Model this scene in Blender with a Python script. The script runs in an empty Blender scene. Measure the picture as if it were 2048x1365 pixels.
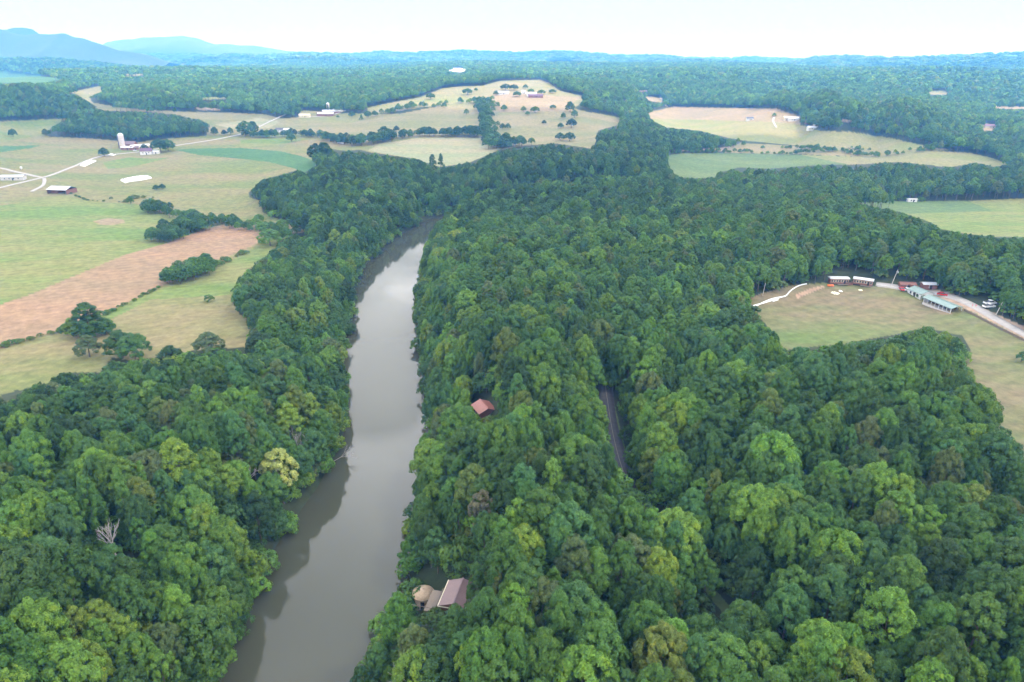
import bpy, math, random
import numpy as np
from mathutils import Vector, Matrix

R_ = math.radians
rng = np.random.default_rng(7)
random.seed(7)
scene = bpy.context.scene
COL = scene.collection

# ------------------------------------------------------------------ camera, sky, sun, exposure
CAM_Z = 120.0
PITCH = R_(22.47)
ROLL = R_(0.30)
FPX = 1365.0
cam_d = bpy.data.cameras.new('camera')
cam = bpy.data.objects.new('camera', cam_d)
COL.objects.link(cam)
cam_d.sensor_width = 36.0
cam_d.lens = 36.0 * FPX / 2048.0
cam_d.clip_start = 1.0
cam_d.clip_end = 60000.0
cam.matrix_world = (Matrix.Translation((0, 0, CAM_Z)) @ Matrix.Rotation(math.pi / 2 - PITCH, 4, 'X')
                    @ Matrix.Rotation(ROLL, 4, 'Z'))
scene.camera = cam

SUN_EL, SUN_AZ = R_(56), R_(104)        # azimuth measured from +Y towards +X
world = bpy.data.worlds.new('World')
scene.world = world
world.use_nodes = True
wt = world.node_tree
for n in list(wt.nodes):
    wt.nodes.remove(n)
W = wt.nodes.new
wo = W('ShaderNodeOutputWorld'); bg = W('ShaderNodeBackground'); bg.inputs[1].default_value = 0.055
sky = W('ShaderNodeTexSky'); sky.sky_type = 'NISHITA'; sky.sun_disc = False
sky.sun_elevation = SUN_EL; sky.sun_rotation = SUN_AZ
sky.altitude = 400; sky.air_density = 1.0; sky.dust_density = 2.0
tc = W('ShaderNodeTexCoord'); sp = W('ShaderNodeSeparateXYZ')
wt.links.new(tc.outputs['Generated'], sp.inputs[0])
zc = W('ShaderNodeMath'); zc.operation = 'MAXIMUM'; zc.inputs[1].default_value = 0.04
wt.links.new(sp.outputs[2], zc.inputs[0])
dv = W('ShaderNodeVectorMath'); dv.operation = 'DIVIDE'
cmb = W('ShaderNodeCombineXYZ')
for i in range(3):
    wt.links.new(zc.outputs[0], cmb.inputs[i])
wt.links.new(tc.outputs['Generated'], dv.inputs[0]); wt.links.new(cmb.outputs[0], dv.inputs[1])
nz = W('ShaderNodeTexNoise'); nz.inputs['Scale'].default_value = 0.9; nz.inputs['Detail'].default_value = 6
nz.inputs['Roughness'].default_value = 0.55
wt.links.new(dv.outputs[0], nz.inputs['Vector'])
cr = W('ShaderNodeMapRange'); cr.inputs[1].default_value = 0.38; cr.inputs[2].default_value = 0.62
wt.links.new(nz.outputs[0], cr.inputs[0])
# cloud cover thickens to a white veil toward the horizon
hz = W('ShaderNodeMapRange'); hz.inputs[1].default_value = 0.98; hz.inputs[2].default_value = 0.72
hz.inputs[3].default_value = 0.0; hz.inputs[4].default_value = 1.0
wt.links.new(sp.outputs[2], hz.inputs[0])
mxm = W('ShaderNodeMath'); mxm.operation = 'MAXIMUM'
wt.links.new(cr.outputs[0], mxm.inputs[0]); wt.links.new(hz.outputs[0], mxm.inputs[1])
# veil brightness: brilliant at the horizon, calmer overhead
vb = W('ShaderNodeMapRange'); vb.inputs[1].default_value = 0.52; vb.inputs[2].default_value = 0.85
vb.inputs[3].default_value = 1.0; vb.inputs[4].default_value = 0.0
wt.links.new(sp.outputs[2], vb.inputs[0])
vc = W('ShaderNodeMix'); vc.data_type = 'RGBA'
SKY_ZEN = (28.0, 29.5, 35.0, 1); SKY_HOR = (60.0, 62.0, 69.0, 1)
vc.inputs[6].default_value = SKY_ZEN; vc.inputs[7].default_value = SKY_HOR
wt.links.new(vb.outputs[0], vc.inputs[0])
# nearest the horizon the white veil is thinner and calmer again
lo = W('ShaderNodeMapRange'); lo.interpolation_type = 'SMOOTHSTEP'; lo.inputs[1].default_value = 0.07; lo.inputs[2].default_value = 0.26
wt.links.new(sp.outputs[2], lo.inputs[0])
vl = W('ShaderNodeMix'); vl.data_type = 'RGBA'; vl.inputs[6].default_value = (13.1, 13.1, 13.1, 1)
wt.links.new(lo.outputs[0], vl.inputs[0]); nb = W('ShaderNodeMapRange'); nb.inputs[1].default_value = 0.38; nb.inputs[2].default_value = 0.62; nb.inputs[3].default_value = 0.72; nb.inputs[4].default_value = 1.18
wt.links.new(nz.outputs[0], nb.inputs[0])
vsn = W('ShaderNodeVectorMath'); vsn.operation = 'SCALE'
wt.links.new(vc.outputs[2], vsn.inputs[0]); wt.links.new(nb.outputs[0], vsn.inputs['Scale']); wt.links.new(vsn.outputs[0], vl.inputs[7])
sm = W('ShaderNodeMix'); sm.data_type = 'RGBA'
wt.links.new(mxm.outputs[0], sm.inputs[0]); wt.links.new(sky.outputs[0], sm.inputs[6]); wt.links.new(vl.outputs[2], sm.inputs[7])
wt.links.new(sm.outputs[2], bg.inputs[0]); wt.links.new(bg.outputs[0], wo.inputs[0])

sun_d = bpy.data.lights.new('sun', 'SUN'); sun_d.energy = 5.0; sun_d.angle = R_(1.5); sun_d.color = (1.0, 0.95, 0.87)
sun = bpy.data.objects.new('sun', sun_d); COL.objects.link(sun)
sdir = Vector((math.sin(SUN_AZ) * math.cos(SUN_EL), math.cos(SUN_AZ) * math.cos(SUN_EL), math.sin(SUN_EL)))
sun.rotation_euler = (-sdir).to_track_quat('-Z', 'Y').to_euler()
sun.location = (0, 0, 3000)

vs = scene.view_settings
vs.view_transform = 'Standard'; vs.look = 'None'; vs.exposure = 0.28; vs.gamma = 1.0; vs.use_curve_mapping = False
scene.render.engine = 'CYCLES'
cy = scene.cycles
cy.use_denoising = True
cy.max_bounces = 8; cy.diffuse_bounces = 3; cy.glossy_bounces = 2; cy.transmission_bounces = 3
cy.volume_bounces = 5; cy.transparent_max_bounces = 8
cy.use_adaptive_sampling = True; cy.adaptive_threshold = 0.02
cy.sample_clamp_indirect = 6

# ------------------------------------------------------------------ camera geometry helpers (photo pixels, 2048 x 1365)
CR = np.array(cam.matrix_world.to_3x3())

def ray(px, py):
    d = np.stack([(np.asarray(px, float) - 1024) / FPX, -(np.asarray(py, float) - 682.5) / FPX,
                  -np.ones_like(np.asarray(px, float))], -1)
    return d @ CR.T

def at_z(px, py, z):
    d = ray(px, py)
    t = (z - CAM_Z) / d[..., 2]
    return d[..., 0] * t, d[..., 1] * t

def project(x, y, z):
    p = np.stack([x, y, np.asarray(z) - CAM_Z], -1) @ CR
    w = np.maximum(-p[..., 2], 1e-3)
    return 1024 + FPX * p[..., 0] / w, 682.5 - FPX * p[..., 1] / w, -p[..., 2]

def inside(px, py, poly):
    poly = np.asarray(poly, float)
    res = np.zeros(px.shape, bool)
    x0, y0 = poly.min(0); x1, y1 = poly.max(0)
    m = (px >= x0) & (px <= x1) & (py >= y0) & (py <= y1)
    if not m.any():
        return res
    X = px[m]; Y = py[m]; r = np.zeros(X.shape, bool)
    n = len(poly); j = n - 1
    for i in range(n):
        xi, yi = poly[i]; xj, yj = poly[j]
        if yi != yj:
            c = ((yi > Y) != (yj > Y)) & (X < (xj - xi) * (Y - yi) / (yj - yi) + xi)
            r ^= c
        j = i
    res[m] = r
    return res

def lattice(ix, iy, seed):
    h = (ix.astype(np.int64) * 374761393 + iy.astype(np.int64) * 668265263 + seed * 1442695041) & 0xffffffff
    h = ((h ^ (h >> 13)) * 1274126177) & 0xffffffff
    h = h ^ (h >> 16)
    return (h & 0xffff) / 65535.0

def vnoise(x, y, wl, seed=0):
    u = x / wl + 1000; v = y / wl + 1000
    iu = np.floor(u); iv = np.floor(v); fu = u - iu; fv = v - iv
    fu = fu * fu * fu * (fu * (fu * 6 - 15) + 10); fv = fv * fv * fv * (fv * (fv * 6 - 15) + 10)
    a = lattice(iu, iv, seed); b = lattice(iu + 1, iv, seed)
    c = lattice(iu, iv + 1, seed); d = lattice(iu + 1, iv + 1, seed)
    return (a * (1 - fu) + b * fu) * (1 - fv) + (c * (1 - fu) + d * fu) * fv - 0.5

# ------------------------------------------------------------------ the lie of the land
# spot heights: (photo x, photo y, height above the water)
SPOTS = [
 # left bank and flood plain
 (700,700,5),(690,1000,9),(420,700,7),(150,690,6),(200,560,6),(100,480,6),(300,480,6),(450,440,6),(0,600,7),(-300,650,8),
 (250,1000,20),(60,1150,22),(400,1150,16),(0,960,16),(150,830,5),(0,860,5),(430,900,14),(600,840,8),(300,800,6),(-300,900,14),
 (480,1300,8),(250,1365,16),(-200,1365,22),(100,1700,18),(560,620,6),(640,500,6),(560,400,14),(700,330,20),(820,380,14),(620,360,20),(540,350,11),
 (900,400,8),(1000,340,20),(1150,330,22),(1300,330,14),(1250,290,24),
 (450,380,8),(150,380,8),(100,330,10),(240,292,12),(330,300,12),(500,300,14),(620,300,16),(0,350,10),(-300,330,12),
 (0,270,22),(100,262,20),(60,240,26),(420,262,20),(300,262,18),(560,262,20),(500,255,21),(450,235,27),(600,235,28),(700,258,22),
 (660,228,31),(800,232,33),(870,222,39),(940,225,38),(850,262,22),(950,270,22),(760,285,18),(880,300,16),(800,325,15),(960,300,16),
 (1020,240,34),(1100,250,30),(1200,240,32),(1160,285,22),(1060,280,22),(1180,225,40),
 (900,190,55),(1000,195,55),(1080,195,56),(1150,200,52),(1050,165,73),(1000,168,72),(1090,164,73),(930,176,64),(860,196,52),
 (1250,225,30),(1220,260,30),(1320,240,14),
 (60,190,62),(0,180,66),(100,215,42),(-200,190,66),(160,200,48),(190,180,50),(260,215,40),(300,195,55),(400,200,45),(350,170,62),(-300,240,34),
 (560,200,45),(650,190,50),(750,190,52),(500,165,66),(700,165,62),(850,160,70),(600,150,72),(1000,150,78),
 # right
 (850,900,14),(860,1000,16),(850,1200,18),(870,1300,18),(840,700,14),(860,620,14),(900,540,12),
 (1000,600,20),(1000,800,22),(1000,1000,22),(1000,1200,22),(1000,1400,22),(1100,480,16),(1200,560,20),(1250,800,16),(1235,900,15),(1300,1000,14),(1420,1180,14),(1500,1300,16),(1500,1000,22),(1700,1000,22),(1900,1000,20),
 (1700,1300,22),(2000,1300,22),(1600,800,18),(1400,650,18),(1300,480,18),(1500,500,20),(1650,500,22),(1800,500,24),(1950,530,24),(1400,420,14),(1550,440,18),
 (1700,450,16),(1900,480,14),(2300,560,20),(1700,650,15),(1600,600,15),(1700,580,15),(1850,600,15),(2000,700,15),(1800,720,16),(2048,850,16),(2300,900,16),
 (1800,430,5),(1950,440,5),(2100,440,5),(2300,440,5),(1650,390,5),(1850,370,4),(2048,370,5),(1500,360,5),(1400,345,5),(1600,325,5),(1800,320,5),(1950,320,5),(1400,300,6),(1600,300,6),
 (2300,350,8),(1750,290,7),(1450,270,8),(1600,270,8),(1350,225,12),(1500,225,12),(1560,222,13),
 (1620,205,45),(1700,205,58),(1500,190,48),(1400,190,40),(1800,215,52),(1880,245,30),(1700,240,22),(1560,185,60),(1650,187,66),(1950,270,14),(2048,290,10),(2048,250,20),(1980,256,18),(2300,240,25),
 (1900,215,28),(1870,186,45),(2000,214,24),(1960,190,40),(2200,180,45),(1300,180,48),(1250,190,55),(1200,170,62),(1350,160,70),(1450,165,64),(1700,170,58),
]
SP = np.array(SPOTS, float)
sx, sy = at_z(SP[:, 0], SP[:, 1], SP[:, 2])
# far hills given by bearing (photo x) and distance
FAR = []
for px, prof in {
    -500: [(2600, 60), (4200, 85), (6500, 120), (9000, 120), (11500, 135)],
    0:    [(2400, 62), (3300, 84), (4400, 100), (6200, 110), (8500, 120), (11500, 150)],
    250:  [(2500, 72), (3600, 80), (4800, 118), (6400, 100), (8500, 120), (11500, 150)],
    550:  [(2700, 78), (3800, 92), (5000, 118), (6400, 158), (8500, 120), (11500, 160)],
    800:  [(2600, 78), (3600, 88), (4800, 100), (6200, 168), (8500, 130), (11500, 160)],
    1100: [(2500, 70), (3400, 74), (4600, 108), (6000, 150), (8500, 130), (11500, 160)],
    1400: [(2600, 66), (3500, 78), (4500, 104), (5800, 120), (8500, 118), (11500, 150)],
    1700: [(2800, 62), (3800, 66), (4800, 100), (6200, 104), (8500, 120), (11500, 140)],
    2000: [(2700, 55), (3600, 66), (4800, 92), (6400, 118), (8500, 110), (11500, 135)],
    2500: [(2700, 60), (3600, 76), (4800, 92), (6400, 112), (8500, 112), (11500, 145)]}.items():
    th = math.atan2((px - 1024) / FPX, math.cos(PITCH))
    for d, z in prof:
        FAR.append((d * math.sin(th), d * math.cos(th), z))
for a in range(60, 301, 30):           # behind and beside the camera
    for d, z in ((90, 16), (300, 20), (1200, 30), (5000, 90), (11500, 140)):
        if a < 75 and d < 200: continue
        FAR.append((d * math.sin(R_(a)), d * math.cos(R_(a)), z))
FAR = np.array([(a, b, c - 24 if math.hypot(a, b) > 4300 else c) for a, b, c in FAR])
PX = np.concatenate([sx, FAR[:, 0]]); PY = np.concatenate([sy, FAR[:, 1]]); PZ = np.concatenate([SP[:, 2], FAR[:, 2]])

def uv(x, y):
    r = np.maximum(np.hypot(x, y), 20.0)
    # a smooth map that stays continuous all round: log radius carried on the direction
    L = np.log(r / 20.0)
    return x / r * L, y / r * L

cu, cv = uv(PX, PY)
Cc = 0.06
Dm = np.sqrt((cu[:, None] - cu) ** 2 + (cv[:, None] - cv) ** 2 + Cc ** 2)
n_ = len(PZ)
A = np.zeros((n_ + 1, n_ + 1)); A[:n_, :n_] = Dm - np.eye(n_) * 0.02; A[:n_, n_] = 1; A[n_, :n_] = 1
wts = np.linalg.solve(A, np.concatenate([PZ, [0]]))

# water line in the photo (what one sees) and the real banks on the water plane
V_RIVER = [(965,427),(925,429),(880,435),(855,443),(812,467),(785,487),(757,513),(732,540),(719,570),(711,600),(713,640),(702,660),(697,700),
 (694,740),(698,800),(705,850),(700,880),(690,910),(672,935),(655,975),(628,1010),(600,1060),(560,1105),(545,1150),(527,1200),(500,1240),
 (482,1300),(455,1365),(380,1600),(250,2100),(600,2100),(640,1600),(680,1365),(690,1330),(720,1290),(755,1230),(772,1190),(798,1100),(806,1050),(815,1000),
 (838,930),(845,880),(836,830),(826,780),(815,720),(812,650),(810,600),(815,560),(831,530),(834,500),(850,470),(872,446),(905,434),(965,430)]
W_RIVER = [(1250,398),(1150,404),(1080,411),(1000,420),(925,427),(880,433),(855,440),(808,465),(780,485),(752,511),(726,539),(712,570),(704,600),(705,640),(694,660),(690,700),
 (686,740),(688,800),(694,850),(688,880),(678,910),(660,935),(642,975),(614,1010),(586,1060),(548,1105),(530,1150),(512,1200),(486,1240),
 (474,1300),(447,1365),(360,1600),(220,2100),(700,2100),(700,1600),(722,1365),(736,1330),(757,1290),(790,1230),(804,1190),(826,1100),(832,1050),(852,1000),
 (868,930),(872,880),(862,830),(852,780),(842,720),(838,650),(836,600),(842,560),(855,530),(862,500),(880,470),(905,452),(960,440),(1060,432),(1160,420),(1260,408)]
wr = np.array(W_RIVER, float)
rx, ry = at_z(wr[:, 0], wr[:, 1], 0.0)
RIV = np.stack([rx, ry], 1)
# soften the polygon (two rounds of corner cutting)
for _ in range(2):
    nx = np.roll(RIV, -1, 0)
    RIV = np.stack([RIV * 0.75 + nx * 0.25, RIV * 0.25 + nx * 0.75], 1).reshape(-1, 2)

def river_dist(x, y):
    """signed distance to the water's edge, positive on land (only worked out near the river)"""
    shp = x.shape
    x = x.ravel(); y = y.ravel()
    d = np.full(x.shape, 999.0)
    m = (x > RIV[:, 0].min() - 60) & (x < RIV[:, 0].max() + 60) & (y > RIV[:, 1].min() - 60) & (y < RIV[:, 1].max() + 60)
    X = x[m]; Y = y[m]; D = np.full(X.shape, 1e9)
    a = RIV; b = np.roll(RIV, -1, 0)
    for (ax, ay), (bx, by) in zip(a, b):
        ux, uy = bx - ax, by - ay; L = ux * ux + uy * uy + 1e-9
        t = np.clip(((X - ax) * ux + (Y - ay) * uy) / L, 0, 1)
        D = np.minimum(D, (X - ax - t * ux) ** 2 + (Y - ay - t * uy) ** 2)
    D = np.sqrt(D); ins = inside(X, Y, RIV); D[ins] *= -1
    d[m] = D
    return d.reshape(shp)

def height(x, y, carve=True):
    x = np.asarray(x, float); y = np.asarray(y, float)
    shp = x.shape; xf = x.ravel(); yf = y.ravel(); out = np.empty(xf.shape)
    for s in range(0, len(xf), 40000):
        u, v = uv(xf[s:s + 40000], yf[s:s + 40000])
        d = np.sqrt((u[:, None] - cu) ** 2 + (v[:, None] - cv) ** 2 + Cc ** 2)
        out[s:s + 40000] = d @ wts[:n_] + wts[n_]
    r = np.hypot(xf, yf)
    far = np.clip((r - 1700) / 2500, 0, 1)
    out += vnoise(xf, yf, 130, 1) * 2.2 + vnoise(xf, yf, 48, 2) * 0.9
    fl = np.where(r > 5200, np.clip(1 - (r - 5200) / 2500, 0.35, 1), 1.0)
    out += far * fl * (vnoise(xf, yf, 1200, 3) * 135 + vnoise(xf, yf, 560, 4) * 85 + vnoise(xf, yf, 200, 5) * 12)
    cap = 72 + np.clip(r - 1700, 0, None) * 0.0145 + np.clip(r - 5200, 0, None) * 0.1
    k_ = 12.0
    out = np.where(r > 1700, -k_ * np.logaddexp(-out / k_, -cap / k_), out)
    out = np.maximum(out, 2.2)
    if carve:
        d = river_dist(xf, yf)
        bank = np.where(d < 0, -2.5 + 0 * d, -0.8 + 0.95 * d + 0.0 * d)
        bank = np.where(d < 0, np.maximum(-2.5, -0.8 + d), bank)
        out = np.minimum(out, bank)
    return out.reshape(shp)

def ground(px, py):
    """where the line of sight through a photo pixel meets the land"""
    d = ray(float(px), float(py)); d = d / np.linalg.norm(d)
    ts = np.geomspace(60, 12500, 2600)
    xs = d[0] * ts; ys = d[1] * ts; zs = CAM_Z + d[2] * ts
    h = height(xs, ys)
    k = np.argmax(zs < h)
    if zs[k] >= h[k]: k = len(ts) - 1
    if k:
        a, b = zs[k - 1] - h[k - 1], zs[k] - h[k]; t = a / (a - b + 1e-9)
        x = xs[k - 1] * (1 - t) + xs[k] * t; y = ys[k - 1] * (1 - t) + ys[k] * t
    else: x, y = xs[0], ys[0]
    return x, y, float(height(np.array([x]), np.array([y]))[0])

# ------------------------------------------------------------------ what covers the land (outlines read off the photo)
TAN, OLIVE, GREEN, DKGREEN, BROWN, GREY, YELL, TEAL, STUB, CLEAR, DIRT, VERGE, PALE = range(1, 14)
COVER = [
 (TAN, [(118,185),(150,183),(205,171),(204,184),(178,194),(186,206),(240,215),(300,220),(380,224),(470,226),(530,229),(566,238),(560,262),(480,250),(400,240),(300,226),(210,222),(195,218),(160,200),(152,190)]),
 (OLIVE, [(-400,262),(0,243),(75,240),(140,236),(100,262),(130,275),(180,277),(270,285),(330,278),(412,272),(420,250),(400,240),(566,238),(600,234),(600,222),(642,222),(665,238),(735,240),
   (800,228),(870,214),(905,208),(960,222),(975,262),(975,275),(1000,285),(1005,298),(940,325),(880,335),(830,318),(740,305),(720,300),(690,302),(640,296),(625,300),(627,325),
   (640,330),(580,345),(525,360),(498,385),(498,395),(520,402),(525,425),(570,445),(600,455),(625,462),(580,470),(535,510),(490,545),(470,570),(462,600),(480,630),(500,640),(505,695),
   (440,697),(385,702),(345,714),(300,718),(260,722),(225,715),(200,745),(130,745),(110,765),(30,782),(0,792),(-400,900)]),
 (TAN, [(420,246),(566,238),(600,234),(600,222),(642,222),(665,238),(735,240),(800,228),(870,214),(905,208),(960,222),(975,262),(900,262),(800,268),(700,285),(640,275),(575,262),(480,262)]),
 (GREY, [(430,250),(520,236),(560,244),(540,256),(480,262)]),
 (GREEN, [(-400,430),(0,412),(130,392),(190,405),(270,408),(330,430),(405,450),(400,462),(330,488),(250,510),(130,560),(0,610),(-400,700)]),
 (GREEN, [(100,262),(140,240),(60,240),(0,246),(-400,270),(-400,290),(0,285),(60,275)]),
 (DKGREEN, [(-400,300),(0,293),(84,291),(60,297),(0,305),(-400,330)]),
 (DKGREEN, [(350,300),(400,297),(480,296),(560,303),(600,312),(640,326),(610,345),(580,335),(540,325),(480,318),(400,311)]),
 (GREEN, [(205,325),(260,315),(300,318),(340,316),(260,335),(215,338)]),
 (GREEN, [(480,280),(560,275),(620,278),(560,290),(480,294)]),
 (GREEN, [(200,620),(330,575),(430,540),(520,490),(560,475),(535,510),(490,545),(465,590),(300,600),(200,650)]),
 (STUB, [(185,443),(215,437),(246,439),(250,446),(225,451),(200,450)]),
 (BROWN, [(-400,680),(0,610),(60,590),(130,560),(250,510),(330,488),(400,462),(455,447),(500,458),(521,470),(519,484),(505,492),(460,512),(430,525),(395,545),(325,572),(250,608),(195,633),(110,663),(0,697),(-400,800)]),
 (GREY, [(735,302),(760,288),(830,277),(960,276),(1002,297),(940,325),(880,335),(830,318)]),
 (YELL, [(600,226),(800,228),(735,240),(700,246),(600,245)]),
 (TAN, [(735,216),(780,206),(840,195),(862,186),(885,177),(922,173),(965,172),(1000,162),(1080,160),(1098,166),(1120,182),(1166,192),(1166,205),(1148,216),(1160,221),(1200,228),(1243,237),(1238,250),(1195,262),(1192,285),(1185,298),(1110,287),(1050,292),(1005,300),(1000,285),(975,262),(960,222),(905,208),(850,214),(800,222),(735,230)]),
 (YELL, [(800,214),(850,195),(920,192),(960,200),(905,208),(850,214)]),
 (STUB, [(990,185),(1080,190),(1166,195),(1130,215),(1160,222),(1000,225),(985,205)]),
 (STUB, [(1295,225),(1345,214),(1555,218),(1600,233),(1600,250),(1560,245),(1400,240),(1300,238)]),
 (YELL, [(1300,238),(1400,240),(1560,245),(1600,250),(1640,262),(1700,264),(1780,276),(1850,292),(1810,302),(1740,300),(1700,297),(1600,292),(1490,282),(1450,275),(1400,262),(1330,255)]),
 (STUB, [(1340,303),(1400,298),(1440,296),(1480,290),(1560,295),(1520,301),(1440,303)]),
 (TAN, [(1480,286),(1600,293),(1700,298),(1810,302),(1850,293),(1905,299),(1870,303),(1800,312),(1750,315),(1600,309),(1450,306),(1440,303)]),
 (TEAL, [(1333,312),(1360,307),(1450,306),(1600,310),(1720,315),(1700,330),(1650,330),(1600,333),(1540,338),(1480,335),(1440,345),(1435,355),(1400,357),(1355,355),(1338,335)]),
 (YELL, [(1600,310),(1750,315),(1800,312),(1870,303),(1940,306),(1980,315),(2022,330),(1990,335),(1950,326),(1900,335),(1850,330),(1800,325),(1700,330)]),
 (GREEN, [(1740,412),(1830,408),(1940,402),(2048,397),(2500,392),(2500,480),(2048,475),(1990,474),(1930,468),(1880,458),(1860,445),(1810,428)]),
 (TEAL, [(1690,402),(1830,403),(1937,402),(1985,423),(1810,427),(1740,412)]),
 (CLEAR, [(1488,600),(1530,585),(1590,570),(1650,566),(1660,568),(1750,574),(1830,580),(1940,622),(2048,678),(2500,900),(2500,1200),(2048,915),(2000,870),(1970,800),(1935,740),(1928,722),(1942,700),(1925,672),(1850,655),(1800,668),(1740,678),(1700,688),(1640,692),(1560,702),(1545,672),(1532,650),(1508,622)]),
 (DIRT, [(1755,566),(1830,573),(1900,586),(1990,628),(2060,658),(2500,850),(2500,900),(2048,678),(1940,622),(1830,580),(1755,574)]),
 (DIRT, [(1590,590),(1620,578),(1645,572),(1650,575),(1620,586),(1594,598)]),
 (STUB, [(1857,609),(1895,612),(1905,630),(1880,628),(1862,618)]),
 (VERGE, [(1205,762),(1218,762),(1264,955),(1238,955)]),
 (VERGE, [(1385,1148),(1403,1148),(1476,1232),(1462,1243),(1425,1203)]),
 (TAN, [(1853,183),(1893,182),(1896,190),(1862,190)]), (STUB, [(1990,213),(2048,213),(2200,214),(2200,220),(2048,219),(1990,218)]),
 (DKGREEN, [(-300,146),(0,143),(50,150),(132,158),(100,164),(40,170),(-300,172)]), (TAN, [(245,148),(292,147),(285,152),(250,152)]),
 (YELL, [(400,195),(450,193),(455,199),(405,201)]), (STUB, [(392,215),(440,217),(440,222),(395,221)]),
 (PALE, [(893,139),(925,137),(938,142),(920,145),(900,143)]), (STUB, [(1274,181),(1296,180),(1296,184),(1278,184)]), (STUB, [(1286,193),(1325,196),(1328,206),(1300,203)]),
 (STUB, [(1958,255),(1972,247),(1996,250),(1990,262),(1968,262)]), (STUB, [(1680,240),(1706,239),(1704,245),(1684,245)]),
]
# woods standing in the open land
WOODS = [
 [(88,270),(102,256),(140,236),(152,222),(200,222),(290,224),(360,231),(405,244),(416,262),(410,271),(330,277),(270,286),(180,276),(100,274)],
 [(-400,262),(0,241),(75,238),(140,234),(190,224),(193,214),(155,190),(60,165),(-400,180)],
]
EXT = [(-1, V_RIVER)]

def cover(px, py):
    c = np.zeros(px.shape, int)
    for k, poly in COVER:
        c[inside(px, py, poly)] = k
    for poly in WOODS:
        c[inside(px, py, poly)] = 0
    return c

# ------------------------------------------------------------------ materials
def new_mat(name):
    m = bpy.data.materials.new(name); m.use_nodes = True
    nt = m.node_tree
    for n in list(nt.nodes): nt.nodes.remove(n)
    out = nt.nodes.new('ShaderNodeOutputMaterial')
    return m, nt, out

def simple(name, col, rough=0.7, metal=0.0, grain=0.12, scale=2.0):
    m, nt, out = new_mat(name)
    b = nt.nodes.new('ShaderNodeBsdfPrincipled'); b.inputs['Roughness'].default_value = rough; b.inputs['Metallic'].default_value = metal
    n = nt.nodes.new('ShaderNodeTexNoise'); n.inputs['Scale'].default_value = scale; n.inputs['Detail'].default_value = 5
    t = nt.nodes.new('ShaderNodeTexCoord'); nt.links.new(t.outputs['Object'], n.inputs['Vector'])
    mx = nt.nodes.new('ShaderNodeMix'); mx.data_type = 'RGBA'
    c = np.array(col)
    mx.inputs[6].default_value = (*np.clip(c * (1 - grain * 2), 0, 1), 1); mx.inputs[7].default_value = (*np.clip(c * (1 + grain * 2), 0, 1), 1)
    nt.links.new(n.outputs[0], mx.inputs[0]); nt.links.new(mx.outputs[2], b.inputs['Base Color'])
    nt.links.new(b.outputs[0], out.inputs[0])
    return m

def ribbed(name, col, pitch=0.4, rough=0.45):
    """sheet metal with fine standing ribs (relief only)"""
    m = simple(name, col, rough, 0.0, 0.08, 0.6)
    nt = m.node_tree; b = next(n for n in nt.nodes if n.type == 'BSDF_PRINCIPLED')
    t = nt.nodes.new('ShaderNodeTexCoord'); w = nt.nodes.new('ShaderNodeTexWave'); w.wave_type = 'BANDS'; w.bands_direction = 'X'
    w.inputs['Scale'].default_value = 1.0 / pitch * 0.314
    nt.links.new(t.outputs['Object'], w.inputs['Vector'])
    bp = nt.nodes.new('ShaderNodeBump'); bp.inputs['Strength'].default_value = 0.5; bp.inputs['Distance'].default_value = 0.05
    nt.links.new(w.outputs[0], bp.inputs['Height']); nt.links.new(bp.outputs[0], b.inputs['Normal'])
    return m

M = {}
M['white'] = simple('white_paint', (0.58, 0.58, 0.58), 0.6, grain=0.10)
M['white_metal'] = ribbed('white_roof_sheet', (0.56, 0.57, 0.60))
M['grey_metal'] = ribbed('grey_roof_sheet', (0.42, 0.44, 0.47))
M['green_metal'] = ribbed('green_roof_sheet', (0.17, 0.245, 0.225))
M['blue_metal'] = ribbed('blue_green_roof_sheet', (0.14, 0.30, 0.36))
M['maroon_metal'] = ribbed('maroon_roof_sheet', (0.17, 0.11, 0.105))
M['red_metal'] = ribbed('faded_red_roof_sheet', (0.40, 0.16, 0.12))
M['redwood'] = simple('red_barn_boards', (0.19, 0.085, 0.065), 0.8)
M['brownwood'] = simple('brown_boards', (0.17, 0.075, 0.055), 0.8)
M['tanwood'] = simple('tan_boards', (0.48, 0.36, 0.24), 0.8)
M['thatch'] = simple('tan_shingle', (0.40, 0.30, 0.20), 0.8, grain=0.2)
M['darkroof'] = simple('dark_shingle', (0.10, 0.10, 0.115), 0.85)
M['purple'] = simple('dark_plum_roof', (0.13, 0.07, 0.11), 0.7)
M['concrete'] = simple('concrete', (0.46, 0.44, 0.42), 0.8, grain=0.15, scale=0.5)
M['stave'] = simple('concrete_staves', (0.50, 0.43, 0.39), 0.8, grain=0.2, scale=0.8)
M['dark'] = simple('dark_opening', (0.015, 0.015, 0.018), 0.8)
M['glass'] = simple('window_glass', (0.05, 0.06, 0.07), 0.1)
M['cream'] = simple('cream_paint', (0.62, 0.56, 0.42), 0.6)
M['red'] = simple('red_car_paint', (0.45, 0.03, 0.03), 0.25)
M['whitecar'] = simple('white_car_paint', (0.72, 0.73, 0.74), 0.25, grain=0.02)
M['tyre'] = simple('tyre_rubber', (0.02, 0.02, 0.02), 0.9)
M['orange'] = simple('orange_plastic', (0.75, 0.16, 0.03), 0.5)
M['tarp'] = simple('white_plastic_sheet', (0.80, 0.82, 0.84), 0.4, grain=0.05)
M['tarpyellow'] = simple('pale_yellow_canvas', (0.72, 0.72, 0.52), 0.7)
M['polewood'] = simple('weathered_pole', (0.42, 0.39, 0.36), 0.8)
M['gravel'] = simple('gravel', (0.36, 0.33, 0.31), 0.9, grain=0.2, scale=0.6)
M['gravel_pale'] = simple('pale_gravel', (0.34, 0.32, 0.30), 0.9, grain=0.15, scale=0.4)
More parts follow.
